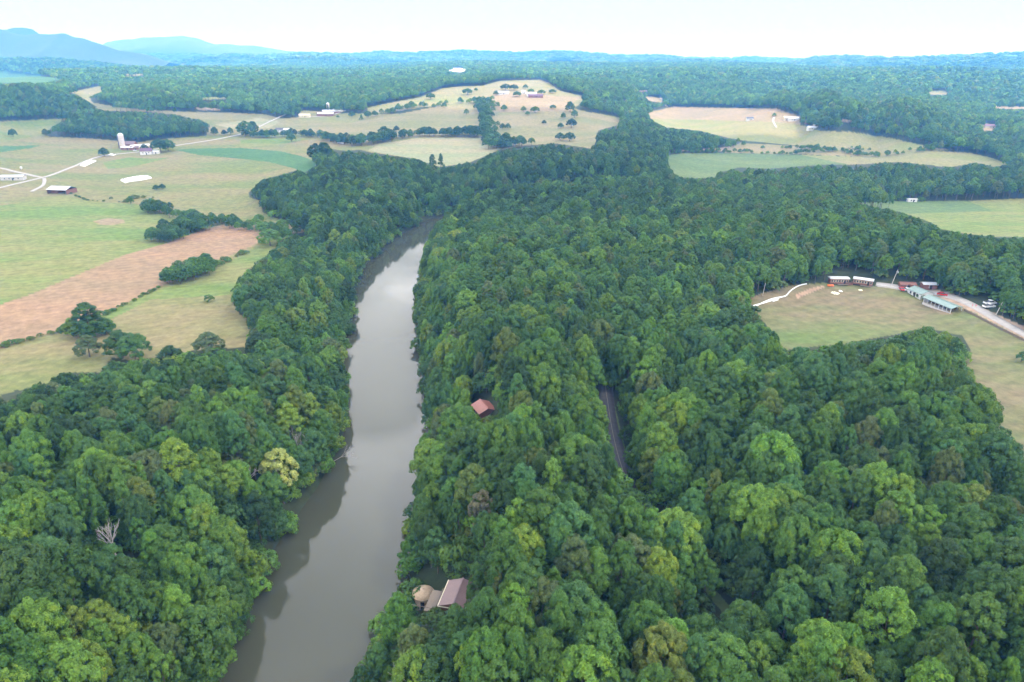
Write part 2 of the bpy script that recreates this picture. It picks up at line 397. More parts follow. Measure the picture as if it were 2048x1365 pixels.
M['asphalt'] = simple('asphalt', (0.062, 0.060, 0.066), 0.85, grain=0.25, scale=0.8)
M['linepaint'] = simple('road_line_paint', (0.20, 0.18, 0.12), 0.7)
M['pink'] = simple('pink_cloth', (0.62, 0.12, 0.20), 0.8)
M['skin'] = simple('skin', (0.45, 0.28, 0.2), 0.6)
M['postwood'] = simple('fence_post_wood', (0.16, 0.13, 0.10), 0.9)
M['bark'] = simple('bark', (0.12, 0.095, 0.075), 0.9, grain=0.25, scale=1.5)
M['deadbark'] = simple('bleached_dead_wood', (0.34, 0.31, 0.29), 0.9, grain=0.2)

def foliage_mat():
    m, nt, out = new_mat('foliage')
    N = nt.nodes.new; L = nt.links.new
    a = N('ShaderNodeAttribute'); a.attribute_type = 'INSTANCER'; a.attribute_name = 'tint'
    lv = N('ShaderNodeAttribute'); lv.attribute_type = 'GEOMETRY'; lv.attribute_name = 'leafv'
    t = N('ShaderNodeTexCoord'); n = N('ShaderNodeTexNoise'); n.inputs['Scale'].default_value = 0.55; n.inputs['Detail'].default_value = 3
    L(t.outputs['Object'], n.inputs['Vector'])
    ad = N('ShaderNodeMath'); ad.operation = 'MULTIPLY_ADD'; ad.inputs[1].default_value = 0.9; ad.inputs[2].default_value = 0.15
    L(n.outputs[0], ad.inputs[0])
    ad2 = N('ShaderNodeMath'); ad2.operation = 'MULTIPLY_ADD'; ad2.inputs[1].default_value = 0.75
    L(lv.outputs['Fac'], ad2.inputs[0]); L(ad.outputs[0], ad2.inputs[2])
    mul = N('ShaderNodeVectorMath'); mul.operation = 'SCALE'
    L(a.outputs['Color'], mul.inputs[0]); L(ad2.outputs[0], mul.inputs['Scale'])
    # some leaves turn yellower
    mx = N('ShaderNodeMix'); mx.data_type = 'RGBA'; mx.blend_type = 'MULTIPLY'; mx.inputs[7].default_value = (1.45, 1.12, 0.6, 1)
    gt = N('ShaderNodeMapRange'); gt.inputs[1].default_value = 0.5; gt.inputs[2].default_value = 0.75
    L(n.outputs[0], gt.inputs[0]); L(gt.outputs[0], mx.inputs[0]); L(mul.outputs[0], mx.inputs[6])
    b = N('ShaderNodeBsdfPrincipled'); b.inputs['Roughness'].default_value = 0.6; b.inputs['Specular IOR Level'].default_value = 0.2
    L(mx.outputs[2], b.inputs['Base Color'])
    tr = N('ShaderNodeBsdfTranslucent'); L(mx.outputs[2], tr.inputs[0])
    ms = N('ShaderNodeMixShader'); ms.inputs[0].default_value = 0.22
    L(b.outputs[0], ms.inputs[1]); L(tr.outputs[0], ms.inputs[2]); L(ms.outputs[0], out.inputs[0])
    return m
M['foliage'] = foliage_mat()

def ground_mat():
    m, nt, out = new_mat('land')
    N = nt.nodes.new; L = nt.links.new
    a = N('ShaderNodeAttribute'); a.attribute_name = 'cov_a'
    c = N('ShaderNodeAttribute'); c.attribute_name = 'cov_b'
    g = N('ShaderNodeNewGeometry')
    mp = N('ShaderNodeMapping'); mp.inputs['Scale'].default_value = (0.006, 0.018, 0.0); mp.inputs['Rotation'].default_value = (0, 0, R_(8))
    L(g.outputs['Position'], mp.inputs[0])
    n1 = N('ShaderNodeTexNoise'); n1.inputs['Scale'].default_value = 1.0; n1.inputs['Detail'].default_value = 7; n1.inputs['Roughness'].default_value = 0.62
    L(mp.outputs[0], n1.inputs['Vector'])
    r1 = N('ShaderNodeMapRange'); r1.inputs[1].default_value = 0.40; r1.inputs[2].default_value = 0.60
    L(n1.outputs[0], r1.inputs[0])
    mx = N('ShaderNodeMix'); mx.data_type = 'RGBA'
    L(r1.outputs[0], mx.inputs[0]); L(a.outputs['Color'], mx.inputs[6]); L(c.outputs['Color'], mx.inputs[7])
    n2 = N('ShaderNodeTexNoise'); n2.inputs['Scale'].default_value = 0.22; n2.inputs['Detail'].default_value = 8; n2.inputs['Roughness'].default_value = 0.7
    L(g.outputs['Position'], n2.inputs['Vector'])
    r2 = N('ShaderNodeMapRange'); r2.inputs[1].default_value = 0.3; r2.inputs[2].default_value = 0.7; r2.inputs[3].default_value = 0.70; r2.inputs[4].default_value = 1.30
    L(n2.outputs[0], r2.inputs[0])
    sc = N('ShaderNodeVectorMath'); sc.operation = 'SCALE'; L(mx.outputs[2], sc.inputs[0]); L(r2.outputs[0], sc.inputs['Scale'])
    # drill and mowing lines
    w = N('ShaderNodeTexWave'); w.inputs['Scale'].default_value = 0.055; w.inputs['Distortion'].default_value = 3.0; w.inputs['Detail'].default_value = 2; w.inputs['Detail Scale'].default_value = 0.2
    mp2 = N('ShaderNodeMapping'); mp2.inputs['Rotation'].default_value = (0, 0, R_(62)); L(g.outputs['Position'], mp2.inputs[0]); L(mp2.outputs[0], w.inputs['Vector'])
    rw = N('ShaderNodeMapRange'); rw.inputs[3].default_value = 0.96; rw.inputs[4].default_value = 1.04; L(w.outputs[0], rw.inputs[0])
    w2 = N('ShaderNodeTexWave'); w2.inputs['Scale'].default_value = 0.045; w2.inputs['Distortion'].default_value = 1.2; w2.inputs['Detail'].default_value = 1; w2.inputs['Detail Scale'].default_value = 0.05
    mp3 = N('ShaderNodeMapping'); mp3.inputs['Rotation'].default_value = (0, 0, R_(-38)); L(g.outputs['Position'], mp3.inputs[0]); L(mp3.outputs[0], w2.inputs['Vector'])
    rw2 = N('ShaderNodeMapRange'); rw2.inputs[1].default_value = 0.7; rw2.inputs[3].default_value = 1.0; rw2.inputs[4].default_value = 1.035; L(w2.outputs[0], rw2.inputs[0])
    mw = N('ShaderNodeMath'); mw.operation = 'MULTIPLY'; L(rw.outputs[0], mw.inputs[0]); L(rw2.outputs[0], mw.inputs[1])
    sc2 = N('ShaderNodeVectorMath'); sc2.operation = 'SCALE'; L(sc.outputs[0], sc2.inputs[0]); L(mw.outputs[0], sc2.inputs['Scale'])
    b = N('ShaderNodeBsdfPrincipled'); b.inputs['Roughness'].default_value = 0.9; b.inputs['Specular IOR Level'].default_value = 0.15
    L(sc2.outputs[0], b.inputs['Base Color'])
    bp = N('ShaderNodeBump'); bp.inputs['Strength'].default_value = 0.5; bp.inputs['Distance'].default_value = 0.6
    L(n2.outputs[0], bp.inputs['Height']); L(bp.outputs[0], b.inputs['Normal']); L(b.outputs[0], out.inputs[0])
    return m
M['land'] = ground_mat()

CLR = {0: ((0.030,0.045,0.018), (0.045,0.055,0.028)),
 TAN: ((0.225,0.190,0.098), (0.160,0.168,0.070)), OLIVE: ((0.200,0.168,0.080), (0.130,0.158,0.048)), GREEN: ((0.110,0.170,0.040), (0.185,0.185,0.066)),
 DKGREEN: ((0.050,0.125,0.042), (0.065,0.14,0.045)), BROWN: ((0.270,0.172,0.102), (0.225,0.160,0.092)), GREY: ((0.20,0.225,0.115), (0.27,0.24,0.14)),
 YELL: ((0.165,0.185,0.062), (0.21,0.190,0.088)), TEAL: ((0.085,0.138,0.048), (0.115,0.158,0.055)), STUB: ((0.25,0.19,0.12), (0.21,0.17,0.095)),
 CLEAR: ((0.175,0.142,0.082), (0.105,0.152,0.045)), DIRT: ((0.36,0.24,0.165), (0.30,0.245,0.18)), VERGE: ((0.085,0.135,0.038), (0.12,0.15,0.05)), PALE: ((0.62,0.60,0.55), (0.5,0.47,0.42))}
FIELD_NAMES = {TAN: 'dry_pasture', OLIVE: 'pasture', GREEN: 'green_field', DKGREEN: 'crop_strip', BROWN: 'ploughed_field', GREY: 'hay_meadow', YELL: 'sunlit_meadow',
 TEAL: 'crop_field', STUB: 'stubble_field', CLEAR: 'clearing_lawn', DIRT: 'dirt_verge', VERGE: 'road_verge', PALE: 'bare_yard'}

# ------------------------------------------------------------------ object helpers
def tag(o, label=None, cat=None, group=None, kind=None):
    if label: o['label'] = label
    if cat: o['category'] = cat
    if group: o['group'] = group
    if kind: o['kind'] = kind
    return o

def empty(name, loc, rz=0.0, label=None, cat=None, group=None):
    o = bpy.data.objects.new(name, None); COL.objects.link(o)
    o.empty_display_size = 0.5
    o.location = loc; o.rotation_euler = (0, 0, rz)
    return tag(o, label, cat, group)

def mesh_np(name, V, F, mats, smooth=False, mi=None):
    me = bpy.data.meshes.new(name)
    V = np.asarray(V, np.float32); F = np.asarray(F, np.int32)
    k = F.shape[1]
    me.vertices.add(len(V)); me.vertices.foreach_set('co', V.ravel())
    me.loops.add(F.size); me.loops.foreach_set('vertex_index', F.ravel())
    me.polygons.add(len(F)); me.polygons.foreach_set('loop_start', np.arange(0, F.size, k, dtype=np.int32))
    me.polygons.foreach_set('loop_total', np.full(len(F), k, np.int32))
    if smooth: me.polygons.foreach_set('use_smooth', np.ones(len(F), bool))
    for m in mats: me.materials.append(m)
    if mi is not None: me.polygons.foreach_set('material_index', np.asarray(mi, np.int32))
    me.update(calc_edges=True)
    return me

class MB:
    """collects boxes, prisms, tubes in one mesh"""
    def __init__(s): s.v = []; s.f = []
    def add(s, vs, fs):
        k = len(s.v); s.v += [tuple(map(float, q)) for q in vs]; s.f += [tuple(i + k for i in f) for f in fs]; return s
    def box(s, x0, x1, y0, y1, z0, z1):
        return s.add([(x0,y0,z0),(x1,y0,z0),(x1,y1,z0),(x0,y1,z0),(x0,y0,z1),(x1,y0,z1),(x1,y1,z1),(x0,y1,z1)],
              [(3,2,1,0),(4,5,6,7),(0,1,5,4),(1,2,6,5),(2,3,7,6),(3,0,4,7)])
    def tube(s, p, q, r0, r1, n=8, cap=True):
        p = Vector(p); q = Vector(q); a = (q - p).normalized(); u = a.orthogonal().normalized(); w = a.cross(u)
        vs = []
        for c, r in ((p, r0), (q, r1)):
            for i in range(n):
                t = 2 * math.pi * i / n; vs.append(c + u * (r * math.cos(t)) + w * (r * math.sin(t)))
        fs = [(i, (i + 1) % n, n + (i + 1) % n, n + i) for i in range(n)]
        if cap: fs += [tuple(range(n))[::-1], tuple(range(n, 2 * n))]
        return s.add(vs, fs)
    def lathe(s, prof, n=24, z0=0):
        vs = []; fs = []
        for r, z in prof:
            for i in range(n):
                t = 2 * math.pi * i / n; vs.append((r * math.cos(t), r * math.sin(t), z + z0))
        for j in range(len(prof) - 1):
            for i in range(n):
                a = j * n + i; b = j * n + (i + 1) % n; fs.append((a, b, b + n, a + n))
        return s.add(vs, fs)
    def build(s, name, mat, parent=None, smooth=False):
        me = bpy.data.meshes.new(name); me.from_pydata(s.v, [], s.f); me.materials.append(mat)
        if smooth: me.polygons.foreach_set('use_smooth', [True] * len(me.polygons))
        me.update()
        o = bpy.data.objects.new(name, me); COL.objects.link(o)
        if parent: o.parent = parent
        return o

# ------------------------------------------------------------------ the ground sheet
def build_ground():
    # columns of bearing, rows of distance
    th = np.concatenate([np.linspace(-180, -60, 30)[:-1], np.linspace(-60, -42, 40)[:-1], np.linspace(-42, 42, 940), np.linspace(42, 60, 40)[1:], np.linspace(60, 180, 30)[1:]])
    th = np.radians(th)
    dep = np.radians(np.concatenate([np.linspace(89.9, 56, 14)[:-1], np.linspace(56, 14, 400)[:-1], np.linspace(14, 1.55, 330)]))
    r = 118.0 / np.tan(dep)
    r = np.concatenate([r, np.geomspace(r[-1], 11800, 62)[1:]])
    T, Rr = np.meshgrid(th, r)
    X = Rr * np.sin(T); Y = Rr * np.cos(T)
    Z = height(X, Y)
    # close the circle: first and last column coincide
    nr, nc = X.shape
    V = np.stack([X, Y, Z], -1).reshape(-1, 3)
    px, py, dep_ = project(X, Y, Z)
    cv = cover(px, py); cv[dep_ < 5] = 0
    # land hidden behind a crest keeps to forest; close ground under the trees is leaf litter
    ca = np.zeros((nr, nc, 3)); cb = np.zeros((nr, nc, 3))
    for k, (a, b) in CLR.items():
        m = cv == k; ca[m] = a; cb[m] = b
    # far woods are read as canopy, not as floor
    farw = (cv == 0) & (np.hypot(X, Y) > 2600)
    ca[farw] = (0.035, 0.065, 0.03); cb[farw] = (0.05, 0.075, 0.03)
    # scattered far clearings
    far = (cv == 0) & (np.hypot(X, Y) > 2700)
    m = far & (vnoise(X, Y, 420, 21) + 0.5 * vnoise(X, Y, 160, 22) > 0.28)
    ca[m] = (0.20, 0.19, 0.10); cb[m] = (0.13, 0.17, 0.07)
    i = np.arange(nr - 1)[:, None] * nc + np.arange(nc - 1)[None, :]
    F = np.stack([i, i + 1, i + nc + 1, i + nc], -1)[:, :, ::-1]
    fc = cv[:-1, :-1]
    caf = np.concatenate([ca, np.ones((nr, nc, 1))], -1).reshape(-1, 4).astype(np.float32)
    cbf = np.concatenate([cb, np.ones((nr, nc, 1))], -1).reshape(-1, 4).astype(np.float32)
    Ff = F.reshape(-1, 4); fcf = fc.ravel()
    for k in np.unique(fcf):
        sel = Ff[fcf == k]
        used, inv = np.unique(sel, return_inverse=True)
        name = 'ground' if k == 0 else FIELD_NAMES[int(k)]
        me = mesh_np(name, V[used], inv.reshape(-1, 4), [M['land']], smooth=True)
        for nm, arr in (('cov_a', caf), ('cov_b', cbf)):
            at = me.attributes.new(nm, 'FLOAT_COLOR', 'POINT'); at.data.foreach_set('color', arr[used].ravel())
        o = bpy.data.objects.new(name, me); COL.objects.link(o); o['kind'] = 'structure'
build_ground()

# ------------------------------------------------------------------ river
def build_river():
    m, nt, out = new_mat('river_water')
    N = nt.nodes.new; L = nt.links.new
    b = N('ShaderNodeBsdfPrincipled'); b.inputs['Base Color'].default_value = (0.078, 0.080, 0.048, 1)
    b.inputs['Roughness'].default_value = 0.035; b.inputs['IOR'].default_value = 1.42
    g = N('ShaderNodeNewGeometry')
    n0 = N('ShaderNodeTexNoise'); n0.inputs['Scale'].default_value = 0.012; n0.inputs['Detail'].default_value = 4; L(g.outputs['Position'], n0.inputs['Vector'])
    mc = N('ShaderNodeMix'); mc.data_type = 'RGBA'; mc.inputs[6].default_value = (0.046, 0.050, 0.032, 1); mc.inputs[7].default_value = (0.070, 0.072, 0.044, 1)
    L(n0.outputs[0], mc.inputs[0]); L(mc.outputs[2], b.inputs['Base Color'])
    n1 = N('ShaderNodeTexNoise'); n1.inputs['Scale'].default_value = 1.3; n1.inputs['Detail'].default_value = 3; L(g.outputs['Position'], n1.inputs['Vector'])
    bp = N('ShaderNodeBump'); bp.inputs['Strength'].default_value = 0.16; bp.inputs['Distance'].default_value = 0.06
    n2 = N('ShaderNodeTexNoise'); n2.inputs['Scale'].default_value = 0.05; n2.inputs['Detail'].default_value = 4; L(g.outputs['Position'], n2.inputs['Vector'])
    rr = N('ShaderNodeMapRange'); rr.inputs[1].default_value = 0.45; rr.inputs[2].default_value = 0.65; rr.inputs[3].default_value = 0.02; rr.inputs[4].default_value = 0.10
    L(n2.outputs[0], rr.inputs[0]); L(rr.outputs[0], b.inputs['Roughness'])
    L(n1.outputs[0], bp.inputs['Height']); L(bp.outputs[0], b.inputs['Normal']); L(b.outputs[0], out.inputs[0])
    # a sheet that follows the valley: rectangle strips covering the river outline, cut by the banks
    P = RIV; x0, y0 = P.min(0) - 15; x1, y1 = P.max(0) + 15
    xs = np.arange(x0, x1, 6.0); ys = np.arange(y0, y1, 6.0)
    X, Y = np.meshgrid(xs, ys)
    d = river_dist(X, Y)
    nx = len(xs); i = np.arange(len(ys) - 1)[:, None] * nx + np.arange(nx - 1)[None, :]
    F = np.stack([i, i + 1, i + nx + 1, i + nx], -1)
    keep = (d[:-1, :-1] < 9) | (d[1:, 1:] < 9)
    F = F[keep]; used, inv = np.unique(F, return_inverse=True)
    V = np.stack([X.ravel(), Y.ravel(), np.zeros(X.size)], -1)[used]
    me = mesh_np('river', V, inv.reshape(-1, 4), [m], smooth=True)
    o = bpy.data.objects.new('river', me); COL.objects.link(o); o['kind'] = 'structure'
build_river()

# ------------------------------------------------------------------ tree shapes
def crown_mesh(seed, kind, nleaf, lsize, H=18.0):
    g = np.random.default_rng(seed)
    # kind sets the outline: radius, crown base, lobes
    R, base, nl, lr = {'round': (5.0, 0.24, 46, (0.95, 1.75)), 'broad': (6.2, 0.30, 58, (1.0, 1.85)), 'tall': (3.8, 0.16, 44, (0.8, 1.4)),
                       'loose': (5.2, 0.28, 34, (0.7, 1.5)), 'cone': (3.3, 0.10, 40, (0.65, 1.2)), 'shrub': (3.0, 0.02, 14, (0.8, 1.4))}[kind]
    if kind == 'shrub': H = 5.0
    z0 = H * base; hh = H - z0
    lob = []
    ga = math.pi * (3 - math.sqrt(5))
    for i in range(nl):
        t = (i + 0.5) / nl                       # 0 top .. 1 bottom
        cosf = 1 - 1.35 * t
        cosf = max(-0.45, cosf + g.normal(0, 0.05))
        a = i * ga + g.normal(0, 0.25)
        sf = math.sqrt(max(0, 1 - cosf * cosf))
        r = g.uniform(*lr)
        rad = (R - r * 0.75) * g.uniform(0.74, 1.14)
        if kind in ('round', 'tall', 'loose') and cosf > 0: sf = sf * (1 - 0.22 * cosf)
        if kind == 'cone': prof = max(0.08, 1 - (0.5 + 0.5 * cosf) ** 1.0) * 1.35; sf = min(1.0, prof)
        cx = rad * sf * math.cos(a); cyy = rad * sf * math.sin(a)
        cz = z0 + hh * 0.42 + (hh * 0.58 - r * 0.8) * cosf * g.uniform(0.9, 1.06)
        lob.append((cx, cyy, cz, r, r * g.uniform(0.75, 1.0)))
    lob = np.array(lob)
    # each lobe carries small tufts of leaves, which give the ragged outline
    nt_ = 9 if kind != 'shrub' else 7
    td = g.normal(size=(len(lob), nt_, 3)); td /= np.linalg.norm(td, axis=2)[..., None]
    ax_ = lob[:, None, :3] - np.array([0, 0, z0 + hh * 0.3]); ax_ = ax_ / (np.linalg.norm(ax_, axis=2)[..., None] + 1e-6)
    td = td + ax_ * 0.9 + np.array([0, 0, 0.25]); td /= np.linalg.norm(td, axis=2)[..., None]
    tr_ = (lob[:, 3][:, None] * g.uniform(0.34, 0.56, (len(lob), nt_)))
    tp = lob[:, None, :3] + td * (lob[:, 3][:, None, None] * g.uniform(0.62, 1.02, (len(lob), nt_, 1)))
    tp = tp.reshape(-1, 3); td = td.reshape(-1, 3); tr_ = tr_.ravel()
    w = tr_ ** 2; w /= w.sum()
    li = g.choice(len(tp), nleaf, p=w)
    d = g.normal(size=(nleaf, 3)); d /= np.linalg.norm(d, axis=1)[:, None]
    flip = (d * td[li]).sum(1) < -0.25
    d[flip] *= -1
    shell = np.where(g.random(nleaf) < 0.84, g.uniform(0.8, 1.12, nleaf), g.uniform(0.0, 0.8, nleaf))
    P = tp[li] + d * (tr_[li] * shell)[:, None]
    inner = g.random(nleaf) < 0.10                       # leaves deep in the crown close it against the sky
    P[inner] = P[inner] * 0.55 + np.array([0, 0, z0 + hh * 0.4]) * 0.45
    nrm = d * 0.75 + td[li] * 0.45 + g.normal(0, 0.30, (nleaf, 3)); nrm[:, 2] += 0.2
    nrm /= np.linalg.norm(nrm, axis=1)[:, None]
    t1 = np.cross(nrm, g.normal(size=(nleaf, 3))); t1 /= np.linalg.norm(t1, axis=1)[:, None]
    t2 = np.cross(nrm, t1)
    s = lsize * g.uniform(0.65, 1.35, (nleaf, 1)); s2 = s * g.uniform(0.5, 0.9, (nleaf, 1))
    V = np.stack([P - t1 * s * 0.5, P + t2 * s2 * 0.5 - nrm * s * 0.08, P + t1 * s * 0.5, P - t2 * s2 * 0.5 - nrm * s * 0.08], 1).reshape(-1, 3)
    F = np.arange(nleaf * 4).reshape(-1, 4)
    val = np.clip(g.normal(0.5, 0.22, nleaf), 0, 1)
    return V, F, val, lob

def trunk_geo(seed, lob, H=18.0, nlimb=5, r=0.26):
    g = random.Random(seed); b = MB()
    top = (g.uniform(-.4, .4), g.uniform(-.4, .4), H * 0.72)
    mid = (top[0] * .4, top[1] * .4, H * 0.36)
    b.tube((0, 0, -1.2), (0, 0, 0.6), r * 1.7, r * 1.15, 7, False).tube((0, 0, 0.6), mid, r * 1.15, r * 0.8, 7, False).tube(mid, top, r * 0.8, r * 0.25, 6, True)
    for k in range(nlimb):
        l = lob[g.randrange(len(lob))]
        z = g.uniform(0.30, 0.6) * H
        b.tube((mid[0], mid[1], z), (l[0] * .9, l[1] * .9, max(z + .5, l[2])), r * .45, r * .1, 5, False)
    return b

KINDS = ['round', 'broad', 'tall', 'loose', 'round', 'cone', 'broad', 'tall']
PROTO = {}     # lod -> list of (joined object)
CROWN = []; TRUNK = []

def proto_obj(name, seed, kind, nleaf, ls, trunk=True, H=18.0):
    V, F, val, lob = crown_mesh(seed, kind, nleaf, ls, H)
    me = mesh_np(name, V, F, [M['foliage'], M['bark']])
    at = me.attributes.new('leafv', 'FLOAT', 'FACE'); at.data.foreach_set('value', val.astype(np.float32))
    return me, lob

def joined(name, me, tb):
    """crown and trunk in one mesh, for the mass of the forest"""
    V = np.empty(len(me.vertices) * 3, np.float32); me.vertices.foreach_get('co', V); V = V.reshape(-1, 3)
    F = np.arange(len(V)).reshape(-1, 4)
    val = np.empty(len(F), np.float32); me.attributes['leafv'].data.foreach_get('value', val)
    tv = np.array(tb.v, np.float32); tf = np.array([f for f in tb.f if len(f) == 4], np.int32)
    n = len(V)
    m2 = mesh_np(name, np.concatenate([V, tv]), np.concatenate([F, tf + n]), [M['foliage'], M['bark']],
                 mi=np.concatenate([np.zeros(len(F)), np.ones(len(tf))]))
    at = m2.attributes.new('leafv', 'FLOAT', 'FACE'); at.data.foreach_set('value', np.concatenate([val, np.zeros(len(tf), np.float32)]))
    return bpy.data.objects.new(name, m2)

for lod, (nl, ls) in enumerate([(14000, 0.42), (3600, 0.72), (760, 1.4), (160, 2.8)]):
    PROTO[lod] = []
    for k, kd in enumerate(KINDS):
        f = {'broad': 1.4, 'tall': 0.7, 'cone': 0.6, 'loose': 0.75}.get(kd, 1.0)
        me, lob = proto_obj('crown', 100 + k, kd, int(nl * f), ls)
        tb = trunk_geo(k, lob, nlimb=(6 if lob is not None and lod == 0 else 2))
        if lod == 0:
            CROWN.append(me)
            tm = bpy.data.meshes.new('trunk'); tm.from_pydata(tb.v, [], tb.f); tm.materials.append(M['bark']); TRUNK.append(tm)
        PROTO[lod].append(joined('tree_shape', me, tb))
SHRUB = []
for k in range(3):
    me, lob = proto_obj('shrub', 300 + k, 'shrub', 1500, 0.45)
    SHRUB.append(joined('shrub_shape', me, MB().tube((0, 0, -.5), (0, 0, 2), .12, .05, 5, False)))
SHRUB_FAR = []
for k in range(3):
    me, lob = proto_obj('shrub', 320 + k, 'shrub', 350, 0.95)
    SHRUB_FAR.append(joined('shrub_shape', me, MB().tube((0, 0, -.5), (0, 0, 2), .12, .05, 5, False)))

_groups = {}
def scatter_group(protos, key):
    if key in _groups: return _groups[key]
    ng = bpy.data.node_groups.new('scatter_' + key, 'GeometryNodeTree')
    ng.interface.new_socket('Geometry', in_out='INPUT', socket_type='NodeSocketGeometry')
    ng.interface.new_socket('Geometry', in_out='OUTPUT', socket_type='NodeSocketGeometry')
    N = ng.nodes.new; L = ng.links.new
    gi = N('NodeGroupInput'); go = N('NodeGroupOutput')
    j = N('GeometryNodeJoinGeometry')
    for p in reversed(protos):
        oi = N('GeometryNodeObjectInfo'); oi.inputs['Object'].default_value = p; oi.inputs['As Instance'].default_value = True
        L(oi.outputs['Geometry'], j.inputs[0])
    ip = N('GeometryNodeInstanceOnPoints'); ip.inputs['Pick Instance'].default_value = True
    def att(nm, ty):
        a = N('GeometryNodeInputNamedAttribute'); a.data_type = ty; a.inputs['Name'].default_value = nm; return a.outputs[0]
    L(gi.outputs[0], ip.inputs['Points']); L(j.outputs[0], ip.inputs['Instance'])
    L(att('idx', 'INT'), ip.inputs['Instance Index']); L(att('rot', 'FLOAT_VECTOR'), ip.inputs['Rotation']); L(att('scl', 'FLOAT_VECTOR'), ip.inputs['Scale'])
    L(ip.outputs[0], go.inputs[0])
    _groups[key] = ng
    return ng

def scatter(name, pts, scl, rot, idx, tint, protos, key, label, cat, kind='stuff', group=None):
    me = bpy.data.meshes.new(name)
    n = len(pts)
    me.vertices.add(n); me.vertices.foreach_set('co', np.asarray(pts, np.float32).ravel())
    a = me.attributes.new('idx', 'INT', 'POINT'); a.data.foreach_set('value', np.asarray(idx, np.int32))
    r3 = np.zeros((n, 3), np.float32); r3[:, 2] = rot
    a = me.attributes.new('rot', 'FLOAT_VECTOR', 'POINT'); a.data.foreach_set('vector', r3.ravel())
    a = me.attributes.new('scl', 'FLOAT_VECTOR', 'POINT'); a.data.foreach_set('vector', np.asarray(scl, np.float32).ravel())
    a = me.attributes.new('tint', 'FLOAT_COLOR', 'POINT'); a.data.foreach_set('color', np.concatenate([tint, np.ones((n, 1))], 1).astype(np.float32).ravel())
    o = bpy.data.objects.new(name, me); COL.objects.link(o)
    md = o.modifiers.new('scatter', 'NODES'); md.node_group = scatter_group(protos, key)
    return tag(o, label, cat, group, kind)

# leaf colours found in the photo
TINTS = np.array([(0.048,0.116,0.028), (0.068,0.162,0.032), (0.096,0.208,0.034), (0.132,0.228,0.034), (0.056,0.142,0.048), (0.092,0.144,0.054), (0.098,0.156,0.036), (0.150,0.238,0.036), (0.032,0.082,0.025)])
TW = ['dark green', 'mid green', 'fresh green', 'bright yellow green', 'blue green', 'grey green', 'olive green', 'lime green', 'very dark green']

# stands of a colour of their own (photo x, y of the foot, radius, tint)
TINT_SPOTS = [(440,1190,55,3),(430,1120,30,3),(560,960,40,2),(620,1010,40,2),(650,860,45,3),(630,780,30,2),(200,1365,70,3),(470,1060,40,3),(480,1000,30,2),(330,1300,40,2),
 (1180,850,50,3),(1170,910,40,2),(1340,900,40,3),(1300,930,30,2),(1500,840,35,2),(1720,830,30,2),(1100,830,30,2),(1000,780,25,6),(1430,1110,30,6),(1530,1180,30,6),(1640,1060,25,6),
 (1700,980,50,5),(1830,1010,50,5),(1950,1080,60,5),(1850,1150,50,2),(1900,700,40,3),(1840,690,30,2),(1940,720,30,2),(100,880,90,8),(60,830,80,8),(250,860,60,0),(560,660,40,0),
 (690,560,25,2),(700,620,25,2),(640,640,20,2),(640,700,30,3),(600,740,25,2),(820,1040,40,2),(800,1150,35,3),(770,1230,35,3),(740,1330,40,6),(880,520,20,3),(1600,1350,60,2),(1650,1300,40,2),(1230,1180,40,5),(1140,1200,40,4),(1350,1210,40,4),
 (1000,1270,50,2),(560,1040,40,0),(540,1120,40,8)]

def pick_tint(x, y, px, py):
    n = len(x)
    p = np.tile(np.array([0.20, 0.36, 0.17, 0.018, 0.13, 0.035, 0.035, 0.001, 0.045]), (n, 1))
    nearriv = np.abs(river_dist(x, y)) < 22
    p[nearriv, 3] += 0.07; p[nearriv, 2] += 0.16
    dk = vnoise(x, y, 90, 31) > 0.12
    p[dk, 0] += 0.2; p[dk, 8] += 0.08
    r = np.hypot(x, y) > 560
    left = (py < 470) & (px > 480) & (px < 1350) & (py > 285)
    p[left, 0] += 0.6; p[left, 8] += 0.3; p[left, 3] *= 0.2
    for qx, qy, qr, kk in TINT_SPOTS:
        m = np.hypot(px - qx, py - qy) < qr
        p[m] *= 0.75; p[m, kk] += 0.5
    p /= p.sum(1, keepdims=True)
    c = p.cumsum(1); u = rng.random((n, 1)); k = (u > c).sum(1)
    t = TINTS[k] * np.array([1.06, 1.0, 0.86]) * (1 + 0.5 * np.clip((np.hypot(x, y) - 900) / 900, 0, 1))[:, None] * rng.uniform(0.82, 1.2, (n, 1)) * rng.uniform(0.94, 1.06, (n, 3))  # distant leaves coloured lighter with range, standing in for sunlight on the canopy
    return k, t

def candidates(r0, r1, s, half):
    """jittered triangular lattice in a wedge of the land"""
    xs = np.arange(-r1, r1, s); ys = np.arange(-60 if r0 < 100 else r0 * 0.5, r1, s * 0.866)
    X, Y = np.meshgrid(xs, ys); X = X + (np.arange(len(ys)) % 2)[:, None] * s * 0.5
    X = X.ravel(); Y = Y.ravel()
    X = X + rng.uniform(-.36, .36, X.shape) * s; Y = Y + rng.uniform(-.36, .36, Y.shape) * s
    r = np.hypot(X, Y); th = np.degrees(np.arctan2(X, Y))
    m = (r >= r0) & (r < r1) & (np.abs(th) < half)
    return X[m], Y[m]

